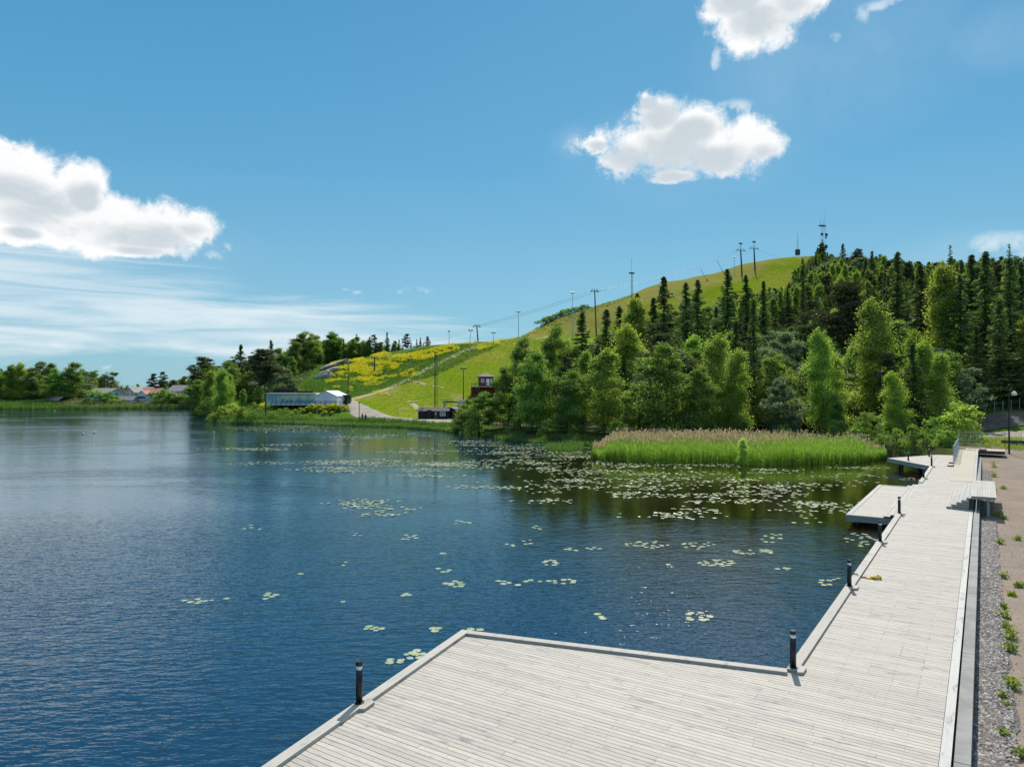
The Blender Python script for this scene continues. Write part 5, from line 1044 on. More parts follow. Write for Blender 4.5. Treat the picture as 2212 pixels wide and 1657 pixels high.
def gable(parent, w, d, h, rh, wallm, roofm, trim=None, over=.35, x0=0, y0=0, z0=-.6, axis='x', wn='wall', rn='roof'):
    """body centred at x0,y0; ridge along axis"""
    mb = MB(); hw, hd = w/2, d/2
    if axis == 'x':
        prof = [(-hd, z0), (hd, z0), (hd, h), (0, h+rh), (-hd, h)]; vs = [(x0-hw, y0+a, b) for a, b in prof]+[(x0+hw, y0+a, b) for a, b in prof]
    else:
        prof = [(-hw, z0), (hw, z0), (hw, h), (0, h+rh), (-hw, h)]; vs = [(x0+a, y0-hd, b) for a, b in prof]+[(x0+a, y0+hd, b) for a, b in prof]
    f = [(0, 4, 3, 2, 1), (5, 6, 7, 8, 9)]+[(i, (i+1) % 5, 5+(i+1) % 5, 5+i) for i in range(5)]
    mb.add(vs, f); mb.build(wn, wallm, parent); mb = MB(); t = .12
    half, L_ = (hd, hw+over) if axis == 'x' else (hw, hd+over); sl = rh/half; o = over*.8
    for sg in (-1, 1):
        a = [(sg*(half+o), h-sl*o+.02), (0, h+rh+.02), (0, h+rh+.02+t), (sg*(half+o), h-sl*o+.02+t)]
        vs = [((x0+e*L_, y0+p, q) if axis == 'x' else (x0+p, y0+e*L_, q)) for e in (-1, 1) for p, q in a]; mb.add(vs, [(0, 1, 2, 3), (7, 6, 5, 4), (0, 4, 5, 1), (1, 5, 6, 2), (2, 6, 7, 3), (3, 7, 4, 0)])
    r = mb.build(rn, roofm, parent)
    if trim:
        mb = MB()
        for e in (-1, 1):
            for sg in (-1, 1):
                p0, p1 = (sg*(half+o), h-sl*o), (0, h+rh); e_ = e*(L_+.04)
                A = [(p0[0], p0[1]-.08), (p1[0], p1[1]-.08), (p1[0], p1[1]+.2), (p0[0], p0[1]+.2)]
                vs = [((x0+e_+k, y0+p, q) if axis == 'x' else (x0+p, y0+e_+k, q)) for k in (-.035, .035) for p, q in A]; mb.add(vs, [(0, 1, 2, 3), (7, 6, 5, 4), (0, 4, 5, 1), (1, 5, 6, 2), (2, 6, 7, 3), (3, 7, 4, 0)])
        mb.build('verge_board', trim, parent)
    return r
def at(X, d, rz=0): p = onray(X, d); return p, rz
# café: low painted building, white gabled tent hall, terrace with railing
zc = 4.45
p = onray(629, 203); cafe = thing('cafe', 'low café with pale blue and yellow painted front and a flat white roof', 'café', (p[0], p[1], zc), R(-4))
mb = MB(); mb.box((0, 2.5, 1.45), (14.4, 5, 2.9)); mb.build('wall', M['grey'], cafe)
mb = MB(); mb.box((0, -.03, 2.2), (10.2, .06, .9)); w_ = mb.build('yellow_band', M['yellow'], cafe); w_.location = (1.95, 0, 0)
mb = MB(); mb.box((1.95, -.03, .87), (10.2, .06, 1.74)); mb.build('blue_panel', M['blue'], cafe)
mb = MB(); mb.box((-5.35, -.03, 1.3), (3.5, .06, 2.6)); mb.build('blue_panel', M['blue'], cafe)
mb = MB(); mb.box((0, 2.3, 3.02), (15.0, 6.4, .22)); mb.build('roof', M['white'], cafe)
mb = MB(); mb.box((-3.35, -.25, 1.3), (.22, .3, 3.0)); mb.build('white_post', M['white'], cafe)
winpart(cafe, (4.9, 0, 2.2), .85, .55, (0, -1), M['darkmetal'], M['glass'], .06)
for x in (-6.3, -5.4, -4.5): winpart(cafe, (x, -.06, 1.5), .7, 1.3, (0, -1), M['white'], M['greyglass'], .07)
fc = bpy.data.curves.new('lettering', 'FONT'); fc.body = 'Kafé Väsjön'; fc.size = 1.75; fc.extrude = .02; fc.space_character = 1.12; to = bpy.data.objects.new('lettering', fc); COL.objects.link(to)
dg = bpy.context.evaluated_depsgraph_get(); me = bpy.data.meshes.new_from_object(to.evaluated_get(dg)); bpy.data.objects.remove(to); me.materials.append(mat('letter_brown', (.17, .13, .12), .7))
lo = bpy.data.objects.new('lettering', me); COL.objects.link(lo); lo.parent = cafe; lo.rotation_euler = (R(90), 0, 0); bbx = [v.co.x for v in me.vertices]; lo.scale = (8.9/(max(bbx)-min(bbx)), 1.0, 1)
lo.location = (-2.75, -.085, .42)
p = onray(704, 201); tent = thing('tent_hall', 'white gabled tent hall at the right end of the café', 'tent', (p[0], p[1], zc), R(-6))
gable(tent, 6.4, 10, 2.25, 1.45, M['whitetent'], M['whitetent'], None, .1, 0, 5, -.3, 'y')
mb = MB(); mb.box((0, -.03, 1.2), (.06, .05, 2.4)); mb.build('door_seam', M['galv'], tent)
p = onray(731, 206); shed = thing('shed', 'black wooden cabin with a white framed window right of the tent hall', 'shed', (p[0], p[1], zc+.1), R(-8))
mb = MB(); mb.box((0, 1.5, 1.0), (5.2, 3, 2.8)); mb.build('wall', M['blackwood'], shed); mb = MB(); mb.box((0, 1.5, 2.46), (5.5, 3.3, .12)); mb.build('roof', M['darkroof'], shed)
winpart(shed, (1.25, 0, 1.35), 1.0, 1.2, (0, -1), M['white'], M['greyglass'], .14); winpart(shed, (-1.5, 0, 1.2), .8, 1.0, (0, -1), M['white'], M['greyglass'], .12)
p = onray(617, 213); s2 = thing('shed', 'dark flat roofed block behind the left part of the café', 'shed', (p[0], p[1], zc), R(-4)); mb = MB(); mb.box((0, 1.5, 2.1), (5.2, 3, 4.4)); mb.build('wall', M['blackwood'], s2); mb = MB(); mb.box((0, 1.5, 4.36), (5.4, 3.2, .1)); mb.build('roof', M['darkroof'], s2)
p = onray(657, 214); s3 = thing('shed', 'low dark shed just behind the café roof, left of the tent ridge', 'shed', (p[0], p[1], zc), R(-4)); mb = MB(); mb.box((0, 1, 1.8), (4.2, 2, 3.6)); mb.build('wall', M['blackwood'], s3); mb = MB(); mb.box((0, 1, 3.66), (4.5, 2.3, .1)); mb.build('roof', M['darkroof'], s3)
p = onray(662, 199); ter = thing('terrace', 'raised café terrace with a dark slatted railing and white edge board', 'terrace', (p[0], p[1], zc), R(-4))
mb = MB(); mb.box((0, 1.8, -.08), (19.6, 4.6, .12)); mb.build('floor', M['deck_long'], ter); mb = MB(); mb.box((0, -.53, -.10), (19.6, .06, .2)); mb.build('edge_board', M['white'], ter)
for i in range(15): mb = MB(); mb.box((-9.7+i*19.4/14, -.60, .42), (.1, .08, 1.15)); mb.build('railing_post', M['darkmetal'], ter)
for z in (.30, .55, .80): mb = MB(); mb.box((0, -.52, z), (19.5, .03, .07)); mb.build('rail', M['darkmetal'], ter)
mb = MB(); mb.box((0, -.52, .99), (19.6, .1, .05)); mb.build('handrail', M['darkmetal'], ter)
for i in range(8): mb = MB(); mb.box((-9.4+i*18.8/7, .2, -1.2), (.16, .16, 2.2)); mb.build('support', M['pile'], ter)
mb = MB(); mb.box((9.9, -.5, .0), (.3, .3, 2.2)); mb.build('gate_post', M['white'], ter)
# black huts by the lift
p = onray(934, 176); hut = thing('lift_hut', 'long low black wooden hut with a framed notice board beside the gravel road', 'hut', (p[0], p[1], p[2]), R(-2)); k = 176/FPX
gable(hut, 3.4, 3.0, 1.95, .75, M['blackwood'], M['darkroof'], None, .25, -1.8+0, 1.5, -.4, 'x', 'wall', 'roof'); gable(hut, 4.0, 3.2, 1.95, .8, M['blackwood'], M['darkroof'], None, .2, 2.0, 1.5, -.4, 'x', 'wall', 'roof')
mb = MB(); mb.box((-.75, -.2, .95), (1.15, .5, 2.6)); mb.build('ticket_booth', M['blackwood'], hut)
winpart(hut, (2.55, -.1, 1.35), 1.35, 1.2, (0, -1), M['white'], M['greyglass'], .12, 'notice_board')
for z in (1.2, 1.55): mb = MB(); mb.box((.85, -.13, z), (.26, .03, .22)); mb.build('white_notice', M['white'], hut)
mb = MB(); mb.box((.85, -.08, .9), (.9, .05, 1.9)); mb.build('door', M['darkmetal'], hut)
p = onray(972, 177); hut2 = thing('lift_hut', 'black rounded gable hut at the right end, half hidden by the dark bush', 'hut', (p[0], p[1], p[2]), R(-18))
mb = MB(); prof = [(-1.6, -.4), (1.7, -.4), (1.7, 1.6), (1.1, 2.4), (.2, 2.7), (-1.0, 2.7), (-1.6, 2.1)]; vs = [(a, 0, b) for a, b in prof]+[(a, 3.2, b) for a, b in prof]; mb.add(vs, [(0, 1, 2, 3, 4, 5, 6), (13, 12, 11, 10, 9, 8, 7)]+[(i, 7+i, 7+(i+1) % 7, (i+1) % 7) for i in range(7)]); mb.build('body', M['blackwood'], hut2)
mb = MB(); mb.box((-.4, -.04, .8), (.9, .06, 1.9)); mb.build('door', M['darkmetal'], hut2)
# red house on the slope
p = onray(1046, 214); k = 214/FPX; zr = CAMH+(842-835)*k; red = thing('red_house', 'dark red wooden house with a grey pyramid roof and balcony railing on the slope', 'house', (p[0], p[1], zr), R(8))
mb = MB(); mb.box((.6, 2.2, -2.6), (8.6, 4.4, 5.2)); mb.build('lower_wall', M['red'], red)
mb = MB(); mb.box((.7, 2.4, 1.5), (4.2, 4, 2.95)); mb.build('wall', M['red'], red)
mb = MB(); mb.add([(-1.9, -.1, 2.98), (3.3, -.1, 2.98), (3.3, 4.9, 2.98), (-1.9, 4.9, 2.98), (.1, 2.4, 4.0), (1.3, 2.4, 4.0), (-1.9, -.1, 2.86), (3.3, -.1, 2.86), (3.3, 4.9, 2.86), (-1.9, 4.9, 2.86)], [(0, 1, 5, 4), (1, 2, 5), (2, 3, 4, 5), (3, 0, 4), (9, 8, 7, 6), (0, 6, 7, 1), (1, 7, 8, 2), (2, 8, 9, 3), (3, 9, 6, 0)]); mb.build('roof', M['darkroof'], red)
winpart(red, (-.45, .4, 1.75), 1.0, 1.1, (0, -1), M['white'], M['greyglass'], .13)
mb = MB(); mb.box((1.1, .36, 1.3), (.9, .06, 2.1)); dr = mb.build('door', M['white'], red); winpart(red, (2.1, .4, 1.75), .6, 1.1, (0, -1), M['white'], M['greyglass'], .1)
mb = MB(); mb.box((.6, -.5, -.06), (9.6, 6.4, .14)); mb.build('balcony_floor', M['white'], red)
for i in range(9): mb = MB(); mb.box((-4.1+i*1.17, -3.6, .5), (.09, .09, 1.1)); mb.build('railing_post', M['darkmetal'], red)
for z in (.35, .7, 1.05): mb = MB(); mb.box((.6, -3.6, z), (9.5, .05, .08)); mb.build('rail', M['darkmetal'], red)
mb = MB(); mb.box((-1.9, -.05, -.75), (1.3, .08, .9)); mb.build('blue_sign', M['sign'], red)
mb = MB(); mb.add([(-2.3, -.10, -.95), (-1.9, -.10, -.5), (-1.72, -.10, -.75), (-1.6, -.10, -.6), (-1.45, -.10, -.95), (-2.3, -.095, -.95), (-1.9, -.095, -.5), (-1.72, -.095, -.75), (-1.6, -.095, -.6), (-1.45, -.095, -.95)], [(0, 1, 2, 3, 4), (9, 8, 7, 6, 5)]); mb.build('sign_emblem', M['blackwood'], red)
# lift station machinery
p = onray(975, 192); k = 192/FPX; st2 = thing('lift_station', 'grey steel drag lift station with fence behind the black huts', 'ski lift station', (p[0], p[1], p[2]), R(-4)); zz0 = CAMH+(842-872)*k-p[2]
for x in (-1.9, 2.0): mb = MB(); mb.box((x, 0, zz0/2+.2), (.6, .6, zz0+.9)); mb.build('leg', M['galv'], st2)
mb = MB(); mb.box((.2, 0, zz0+.45), (5.0, .5, .35)); mb.build('beam', M['darkmetal'], st2); mb = MB(); mb.tube([(-1.6, 0, zz0+1.0), (-1.6, 0, zz0+1.15)], 1.9, 18); mb.build('bullwheel', M['darkmetal'], st2); mb = MB(); mb.box((3.0, 0, zz0+.5), (1.6, 1.0, 1.0)); mb.build('motor_house', M['galv'], st2)
fe = thing('queue_fence', 'low grey railing left of the lift station', 'fence', tuple(onray(956, 190)), 0)
mb = MB(); mb.tube([(-1.6, 0, 1.5), (2.2, 0, 1.6)], .06, 6); mb.build('rail', M['galv'], fe)
for i in range(7): mb = MB(); mb.tube([(-1.6+i*.62, 0, -.1), (-1.6+i*.62+.15, 0, 1.5)], .045, 5); mb.build('post', M['galv'], fe)
# houses on the far shore
def house(X, d, Ytop_wall, Yroof, wpx, dep, wallm, roofm, lab, rz, axis='x', wins=(), trim=True, chim=None):
    p = onray(X, d); k = d/FPX; w = wpx*k; h = CAMH+(842-Ytop_wall)*k-p[2]; rh = (Ytop_wall-Yroof)*k; o = thing('house', lab, 'house', p, rz, 'houses on the far shore'); rf = gable(o, w, dep, h, rh, wallm, roofm, M['white'] if trim else None, .5, 0, dep/2, -.5, axis)
    for (x, z, ww, wh) in wins: winpart(o, (x, 0, z), ww, wh, (0, -1), M['white'], M['glass'], .12)
    if chim: mb = MB(); mb.box((chim, dep/2, h+rh+.2), (.7, .7, 1.4)); c = mb.build('chimney', M['darkmetal'], rf)
    return o, w, h, rh
K = 330/FPX
o, w, h, rh = house(211, 330, 848.5, 839, 62, 9, M['grey'], M['greyroof'], 'grey two storey house with pale grey roof, leftmost on the far shore', R(-22), 'x', [(-4, 4.2, 1.2, 1.3), (-2, 4.2, 1.2, 1.3), (0, 4.2, 2.0, 1.2), (-4.2, 1.4, 1.2, 1.3), (-1, 1.4, 1.6, 1.3), (3, 1.4, 1.4, 1.3)])
for z in (1.6, 4.4): winpart(o, (w/2, 4.5, z), 1.2, 1.3, (1, 0), M['white'], M['glass'], .12)
house(281, 345, 847, 836.5, 22, 10, M['cream'], M['greyroof'], 'beige gabled house between the grey house and the red roofed house', R(-10), 'y', [(-1.2, 3.5, 1.1, 1.2), (1.2, 3.5, 1.1, 1.2)])
house(300, 350, 846, 836.5, 34, 9, M['cream'], M['greyroof'], 'beige house with long grey roof behind the flagpole', R(-8), 'x', [(-2, 3.4, 1.2, 1.2)])
o, w, h, rh = house(318, 330, 849.5, 839, 44, 9, M['white'], M['redroof'], 'white house with salmon red tiled roof and balcony', R(-16), 'x', [(-3.6, 4.1, 1.1, 1.3), (-3.6, 1.4, 1.1, 1.3), (2.5, 3.9, 1.1, 1.3)], True, 1.5)
gable(o, 4.6, 4, h-.4, 1.6, M['white'], M['redroof'], M['white'], .3, -.4, -.6, -.5, 'y', 'bay_wall', 'bay_roof'); mb = MB(); mb.box((-.4, -2.75, 3.3), (3.6, .2, 1.5)); mb.build('balcony_opening', M['glass'], o); mb = MB(); mb.box((-.4, -2.95, 2.5), (4.4, .12, .9)); mb.build('balcony_front', M['grey'], o)
house(375, 350, 845.5, 832.5, 34, 10, M['white'], M['greyroof'], 'white house with pale grey roof, rightmost behind the bushes', R(-14), 'x', [(2.5, 4.2, 1.1, 1.3), (4.2, 4.2, 1.1, 1.3), (-1, 4.2, 1.1, 1.3)])
house(330, 400, 834, 829, 14, 8, M['cream'], M['greyroof'], 'small pale house top peeping out between trees behind the red roof', R(-10), 'y')
house(205, 392, 839, 833, 26, 9, M['cream'], M['redroof'], 'pale yellow house hidden in trees behind the grey house', R(-15), 'x')
house(113, 324, 865, 857.5, 34, 5, M['blackwood'], M['darkroof'], 'dark boathouse with black roof on the far shore under the trees', R(-20), 'x', (), False)
house(397, 322, 870, 865.5, 20, 4, M['grey'], M['greyroof'], 'tiny grey shed at the right end of the far shore', R(-12), 'x', (), False)
house(270, 326, 864, 856.5, 36, 5, M['white'], M['greyroof'], 'low white garage with grey roof beside the flagpole', R(-12), 'x', [(1, 1.1, 1.2, .9)])
p = onray(281, 323); fp = thing('flagpole', 'slim white flagpole in front of the beige houses', 'flagpole', p); mb = MB(); mb.tube([(0, 0, 0), (0, 0, 6.4)], [.09, .05], 8); mb.build('pole', M['white'], fp); mb = MB(); mb.ball((0, 0, 6.48), .11, 8); mb.build('finial', M['white'], fp)
def boat(X, d, L_, lab, rz):
    p = onray(X, d); o = thing('boat', lab, 'boat', (p[0], p[1], p[2]+.15), rz, 'white boats laid up on the far shore'); pr = [(-L_/2, .55, .75), (-L_/4, .75, .8), (0, .8, .8), (L_/4, .65, .85), (L_/2, .05, 1.0)]; mb = MB(); vs = []
    for x, b, zt_ in pr: vs += [(x, -b, zt_), (x, 0, .0 if x < L_/3 else .25), (x, b, zt_)]
    mb.add(vs, [f for i in range(4) for f in ((3*i, 3*i+3, 3*i+4, 3*i+1), (3*i+1, 3*i+4, 3*i+5, 3*i+2), (3*i, 3*i+2, 3*i+5, 3*i+3))]+[(0, 1, 2)]); mb.build('hull', M['white'], o); mb = MB(); mb.box((-.3, 0, 1.05), (L_*.3, .9, .45)); mb.build('windscreen', M['greyglass'], o, bevel=.08)
boat(247, 323, 5.2, 'white motor boat laid up in front of the grey house', .15); boat(285, 322, 5.5, 'white motor boat laid up beside the flagpole', .1); boat(300, 322, 4.5, 'smaller white boat right of the flagpole', -.1)

# ---------------------------------------------------------------- masts, lift and cables
def pole_base(X, Y, d=None): 
    if d: return onray(X, d)
    q = hit(X, Y, 120); return q if q is not None else onray(X, 300)
def hgt(p, Y): return CAMH+(842-Y)/FPX*p[1]-p[2]
LIFT = []
def pylon(X, Yt, Yb, lab, lean=0, w=2.6, r=.28, d=None, lamp=False):
    p = pole_base(X, Yb, d); h = hgt(p, Yt); o = thing('lift_pylon', lab, 'ski lift pylon', p, R(18), 'pylons of the drag lift'); mb = MB(); mb.tube([(0, 0, -.5), (lean*h, 0, h)], [r, r*.7], 8); mb.build('mast', M['darkmetal'], o)
    mb = MB(); mb.box((lean*h, 0, h-.25), (w, .3, .28)); mb.build('crossarm', M['darkmetal'], o)
    mb = MB(); mb.box((lean*h, 0, h+.55), (w*.8, .12, .12)); [mb.box((lean*h+e*w*.38, 0, h+.15), (.12, .12, .8)) for e in (-1, 0, 1)]; mb.build('work_frame', M['darkmetal'], o)
    for e in (-1, 1): mb = MB(); mb.tube([(lean*h+e*w*.5-.1, -.5, h-.5), (lean*h+e*w*.5-.1, .5, h-.5)], .16, 8); mb.build('sheave', M['darkmetal'], o)
    LIFT.append((p, h, lean*h, w)); return o
pylon(809, 772, 805, 'grey lift pylon among the yellow flowers, lowest of the line', 0, 2.6, .30)
pylon(1033, 704, 740, 'leaning dark lift pylon where the flowers meet the sky', -.09, 3.2, .34); pylon(1289, 628, 656, 'dark lift pylon on the skyline halfway up the slope', -.04, 3.4, .34)
o1 = pylon(1603, 540, 597, 'left one of the two tall pylons near the hilltop', -.06, 6.2, .52, lamp=True); o2 = pylon(1631, 536, 585, 'right one of the two tall pylons near the hilltop', -.05, 6.2, .52)
for o in (o1, o2):
    p, h, lx, w = LIFT[-2 if o is o1 else -1]; mb = MB(); mb.tube([(lx, 0, h), (lx, 0, h+4)], .14, 6); mb.build('lamp_mast', M['darkmetal'], o); mb = MB(); mb.box((lx, 0, h+3.9), (2.0, .8, .7)); mb.build('floodlight', M['darkmetal'], o)
def wire(p, q, lab, sag=.03, r=.045):
    p, q = Vector(p), Vector(q); n = 14; L_ = (q-p).length; mb = MB(); mb.tube([p.lerp(q, i/n)-Vector((0, 0, 4*sag*L_*(i/n)*(1-i/n))) for i in range(n+1)], r, 4); tag(mb.build('lift_cable', M['cable'], smooth=True), lab, 'cable', 'cables of the drag lift')
tp = [Vector((*(p[:2]), p[2]+h-.3))+Vector((lx*math.cos(R(18)), lx*math.sin(R(18)), 0)) for p, h, lx, w in LIFT]; ax = Vector((math.cos(R(18)), math.sin(R(18)), 0))
for (i, j, t) in ((1, 2, 'between the leaning pylon and the mid slope pylon'), (2, 3, 'from the mid slope pylon up to the hilltop pylons'), (0, 1, 'from the flower pylon to the leaning pylon')):
    for e in (-1, 1): wire(tp[i]+ax*e*1.4, tp[j]+ax*e*1.4, f"{'left' if e < 0 else 'right'} lift cable {t}", .012)
p = onray(1690, 505); wire(tp[4]+ax*2.4, (p[0], p[1], p[2]+1), 'cable from the right hilltop pylon down to the slope', .01)
def lampmast(X, Yt, Yb, lab, d=None, r=.14, heads=2, m='galv', tilt=0):
    p = pole_base(X, Yb, d); h = hgt(p, Yt); o = thing('light_mast', lab, 'light mast', p, 0, 'floodlight masts of the ski slope'); mb = MB(); mb.tube([(0, 0, -.4), (tilt*h, 0, h)], [r, r*.6], 7); mb.build('pole', M[m], o); mb = MB(); mb.box((tilt*h, 0, h-.15), (1.3, .12, .12)); mb.build('bracket', M['darkmetal'], o)
    for e in ((-1, 1) if heads == 2 else (0,)): mb = MB(); mb.box((tilt*h+e*.55, -.1, h+.15), (.65, .5, .45), 0, rx=.5); mb.build('floodlight', M['darkmetal'], o)
    return o
lampmast(752, 783, 852, 'tall lamp mast beside the black cabin of the café', None, .16, 2, 'pinebark'); lampmast(886, 770, 803, 'slim mast right of the flower field', None, .10, 1); lampmast(1001, 796, 868, 'yellowish wooden floodlight mast left of the red house', None, .17, 2, 'pinebark')
lampmast(970, 716, 745, 'small floodlight mast on the left skyline', None, .12, 1); lampmast(1013, 714, 768, 'tilted floodlight mast left of the leaning pylon', None, .14, 2, 'galv', .07); lampmast(1066, 719, 736, 'short floodlight mast right of the leaning pylon', None, .14, 2); lampmast(1120, 674, 714, 'floodlight mast on the skyline above the alders', None, .16, 2); lampmast(1237, 633, 672, 'floodlight mast left of the mid slope pylon', None, .16, 2)
lampmast(1586, 556, 590, 'floodlight mast left of the two hilltop pylons', None, .18, 2); lampmast(828, 806, 812, 'short stub mast in the flowers', None, .1, 1); lampmast(770, 724, 770, 'far floodlight mast rising from the ridge trees', 348, .16, 1)
lampmast(908, 741, 768, 'far floodlight mast between the thin ridge trees', 350, .16, 1, 'galv', -.05)
def lattice(name, X, Yt, Yb, lab, cat, w0, w1, d=None, legs=4, group=None, levels=None):
    p = pole_base(X, Yb, d); h = hgt(p, Yt); o = thing(name, lab, cat, p, .4, group); n = levels or max(6, int(h/2.2)); mb = MB(); C_ = [(-1, -1), (1, -1), (1, 1), (-1, 1)] if legs == 4 else [(0, 1.1), (-1, -.7), (1, -.7)]; q = lambda f, c: ((w0+(w1-w0)*f)*c[0]/2, (w0+(w1-w0)*f)*c[1]/2, f*h)
    for c in C_: mb.tube([q(0, c), q(1, c)], .05+.0025*h*.3, 5)
    for i in range(n):
        for a in range(len(C_)): c1, c2 = C_[a], C_[(a+1) % len(C_)]; mb.tube([q(i/n, c1), q((i+1)/n, c2)], .03, 4, cap=False); mb.tube([q((i+1)/n, c1), q((i+1)/n, c2)], .025, 4, cap=False)
    mb.build('lattice', M['galv'] if name != 'lattice_mast' else M['darkmetal'], o); return o, p, h
o, p, h = lattice('lattice_mast', 941, 762, 881, 'very tall narrow lattice mast rising behind the black huts', 'mast', .75, .6, 186, 3)
mb = MB(); mb.box((0, 0, h+.1), (1.0, .6, .2)); mb.build('top_platform', M['darkmetal'], o)
o, p, h = lattice('lattice_mast', 1365, 590, 632, 'thin guyed mast with a needle top on the slope skyline', 'mast', .9, .5, None, 3)
mb = MB(); mb.tube([(0, 0, h), (0, 0, h+6.2)], .08, 5); mb.build('needle', M['galv'], o); mb = MB(); mb.box((0, 0, h), (2.2, .9, .5)); mb.build('floodlight', M['darkmetal'], o)
p = onray(1780, 505); top = onray(1780, 505)
o, p, h = lattice('radio_tower', 1779, 488, 548, 'thick lattice radio tower with dishes on the wooded hilltop', 'radio tower', 2.6, 1.8, 500, 4)
for i, (x, z, r) in enumerate(((-1.9, .62, 1.1), (2.3, .62, 1.2), (1.9, .50, .7), (-1.7, .35, .6), (2.0, .10, 1.5))): mb = MB(); mb.tube([(x, -.9, h*(.25+.75*z)), (x, -1.35, h*(.25+.75*z))], [r, r*.75], 12); mb.build('dish', M['darkmetal'], o)
mb = MB(); mb.box((-.6, 0, h+.1), (5, 2.4, .5)); mb.build('top_platform', M['darkmetal'], o)
for x, l in ((1.9, 12), (-2.6, 6), (.3, 5)): mb = MB(); mb.tube([(x, 0, h-8 if x > 1 else h), (x, 0, h+l)], [.18, .05], 6); mb.build('antenna', M['galv'], o)
o, p, h = lattice('radio_tower', 1724, 515, 552, 'slim tapering lattice tower at the upper end of the slope', 'radio tower', 1.8, .3, 512, 3)
mb = MB(); mb.tube([(0, 0, h-.5), (0, 0, h+4.5)], .09, 5); mb.build('antenna', M['galv'], o); mb = MB(); mb.box((0, 0, 4.5), (2.6, 2.2, 4)); mb.build('equipment_cage', M['darkmetal'], o)
for X, Yt, Yb, l in ((1528, 580, 603, 'left leaning snow cannon pole on the upper slope edge'), (1565, 563, 588, 'right leaning snow cannon pole on the upper slope edge')):
    p = pole_base(X, Yb+4); h = hgt(p, Yt); o = thing('leaning_pole', l, 'pole', p); mb = MB(); mb.tube([(0, 0, -.5), (-h*.55, 0, h)], .10, 6); mb.build('pole', M['darkmetal'], o); mb = MB(); mb.box((0, 0, .4), (.6, .6, 1.0)); mb.build('foot', M['darkmetal'], o)
p = pole_base(776, 909, 174); h = hgt(p, 868); o = thing('road_pole', 'thin wooden pole beside the two walkers', 'pole', p); mb = MB(); mb.tube([(0, 0, -.3), (0, 0, h)], [.1, .08], 7); mb.build('pole', M['pinebark'], o); mb = MB(); mb.box((0, 0, h-.2), (.5, .12, .1)); mb.build('crosspiece', M['darkmetal'], o)
p = onray(646, 187); h = hgt(p, 858); o = thing('lamp_pole', 'thin dark pole before the café terrace', 'pole', p); mb = MB(); mb.tube([(0, 0, -.3), (0, 0, h)], [.09, .06], 7); mb.build('pole', M['darkmetal'], o); mb = MB(); mb.box((.15, 0, h), (.5, .2, .12)); mb.build('lamp_head', M['darkmetal'], o)

# rocks, jetty, buoys
def rock(X, d, sx, sy, sz, lab, rz=0, zo=0):
    bm = bmesh.new(); bmesh.ops.create_icosphere(bm, subdivisions=4, radius=1)
    for v in bm.verts: n_ = mnoise.noise(v.co*1.3+Vector((X, 0, 0)))*.28+mnoise.noise(v.co*3.5+Vector((X, 5, 0)))*.09; v.co *= 1+n_; v.co.x *= sx; v.co.y *= sy; v.co.z *= sz
    me = bpy.data.meshes.new('rock'); bm.to_mesh(me); bm.free(); me.materials.append(M['stone']); [setattr(f, 'use_smooth', True) for f in me.polygons]; o = bpy.data.objects.new('rock', me); COL.objects.link(o); p = onray(X, d); o.location = (p[0], p[1], p[2]+zo); o.rotation_euler = (0, R(-22), rz); tag(o, lab, 'rock', 'bare rock outcrop left of the flowers')
rock(698, 268, 3.6, 3, 2.0, 'large rounded grey pink rock, lowest of the outcrop'); rock(716, 276, 2.8, 2, 1.2, 'smaller smooth rock right of the large one', .3, .2); rock(708, 282, 3.4, 2, .9, 'long flat ledge above the large rock', .4, .5); rock(735, 288, 3.6, 1.6, .8, 'pale flat rock slab at the upper right of the outcrop', 0, .4)
p = g(556, 914, 0); j = thing('jetty', 'small low wooden jetty in front of the left shore bushes', 'jetty', (p[0], p[1], 0), .1); mb = MB(); [mb.box((0, -.5+i*.25, .35), (3.0, .22, .06)) for i in range(5)]; mb.build('planks', M['deck_long'], j)
for x in (-1.3, 1.3): mb = MB(); mb.tube([(x, -.4, -1), (x, -.4, .34)], .09, 7); mb.build('post', M['pile'], j)
for X, Y, l in ((118, 886.6, 'white buoy near the far reeds'), (179, 938.6, 'white buoy, left of two close together on the open lake'), (203, 935.5, 'white buoy, right of two close together on the open lake'), (462, 935.5, 'white buoy near the shore point'), (574, 936, 'white buoy in front of the lone pine')):
    p = g(X, Y, 0); o = thing('buoy', l, 'buoy', (p[0], p[1], .05), 0, 'white buoys on the lake'); mb = MB(); mb.ball((0, 0, .10), .19, 12, 0, .9); mb.build('float', M['buoy'], o, smooth=True); mb = MB(); mb.tube([(0, 0, .3), (0, 0, .42)], [.05, .04], 6); mb.build('ring', M['darkmetal'], o)

# temporary fences, small landing, lamp post, blocks and wire fence at the far right
def fpanel(name, a, b, z, h, lab, group, zb=None):
    a, b = Vector(a), Vector(b); L_ = (b-a).length; rz = math.atan2(b.y-a.y, b.x-a.x); o = thing(name, lab, 'fence', (a.x, a.y, z), rz, group); tl = ((zb if zb is not None else z)-z)/L_; mb = MB(); r = .026
    mb.tube([(0, 0, 0), (0, 0, h), (L_, 0, h+tl*L_), (L_, 0, tl*L_)], r, 6); mb.tube([(0, 0, .12), (L_, 0, .12+tl*L_)], r, 6); mb.tube([(0, 0, h*.52), (L_, 0, h*.52+tl*L_)], r*.8, 6); mb.build('frame', M['galv'], o)
    mb = MB(); n = int(L_/.22)
    for i in range(1, n): x = L_*i/n; mb.tube([(x, 0, .12+tl*x), (x, 0, h+tl*x)], .0045, 3, cap=False)
    for i in range(1, 8): z_ = .12+(h-.12)*i/8; mb.tube([(0, 0, z_), (L_, 0, z_+tl*L_)], .0045, 3, cap=False)
    mb.build('wire_mesh', M['galv'], o); return o
zE = 1.70
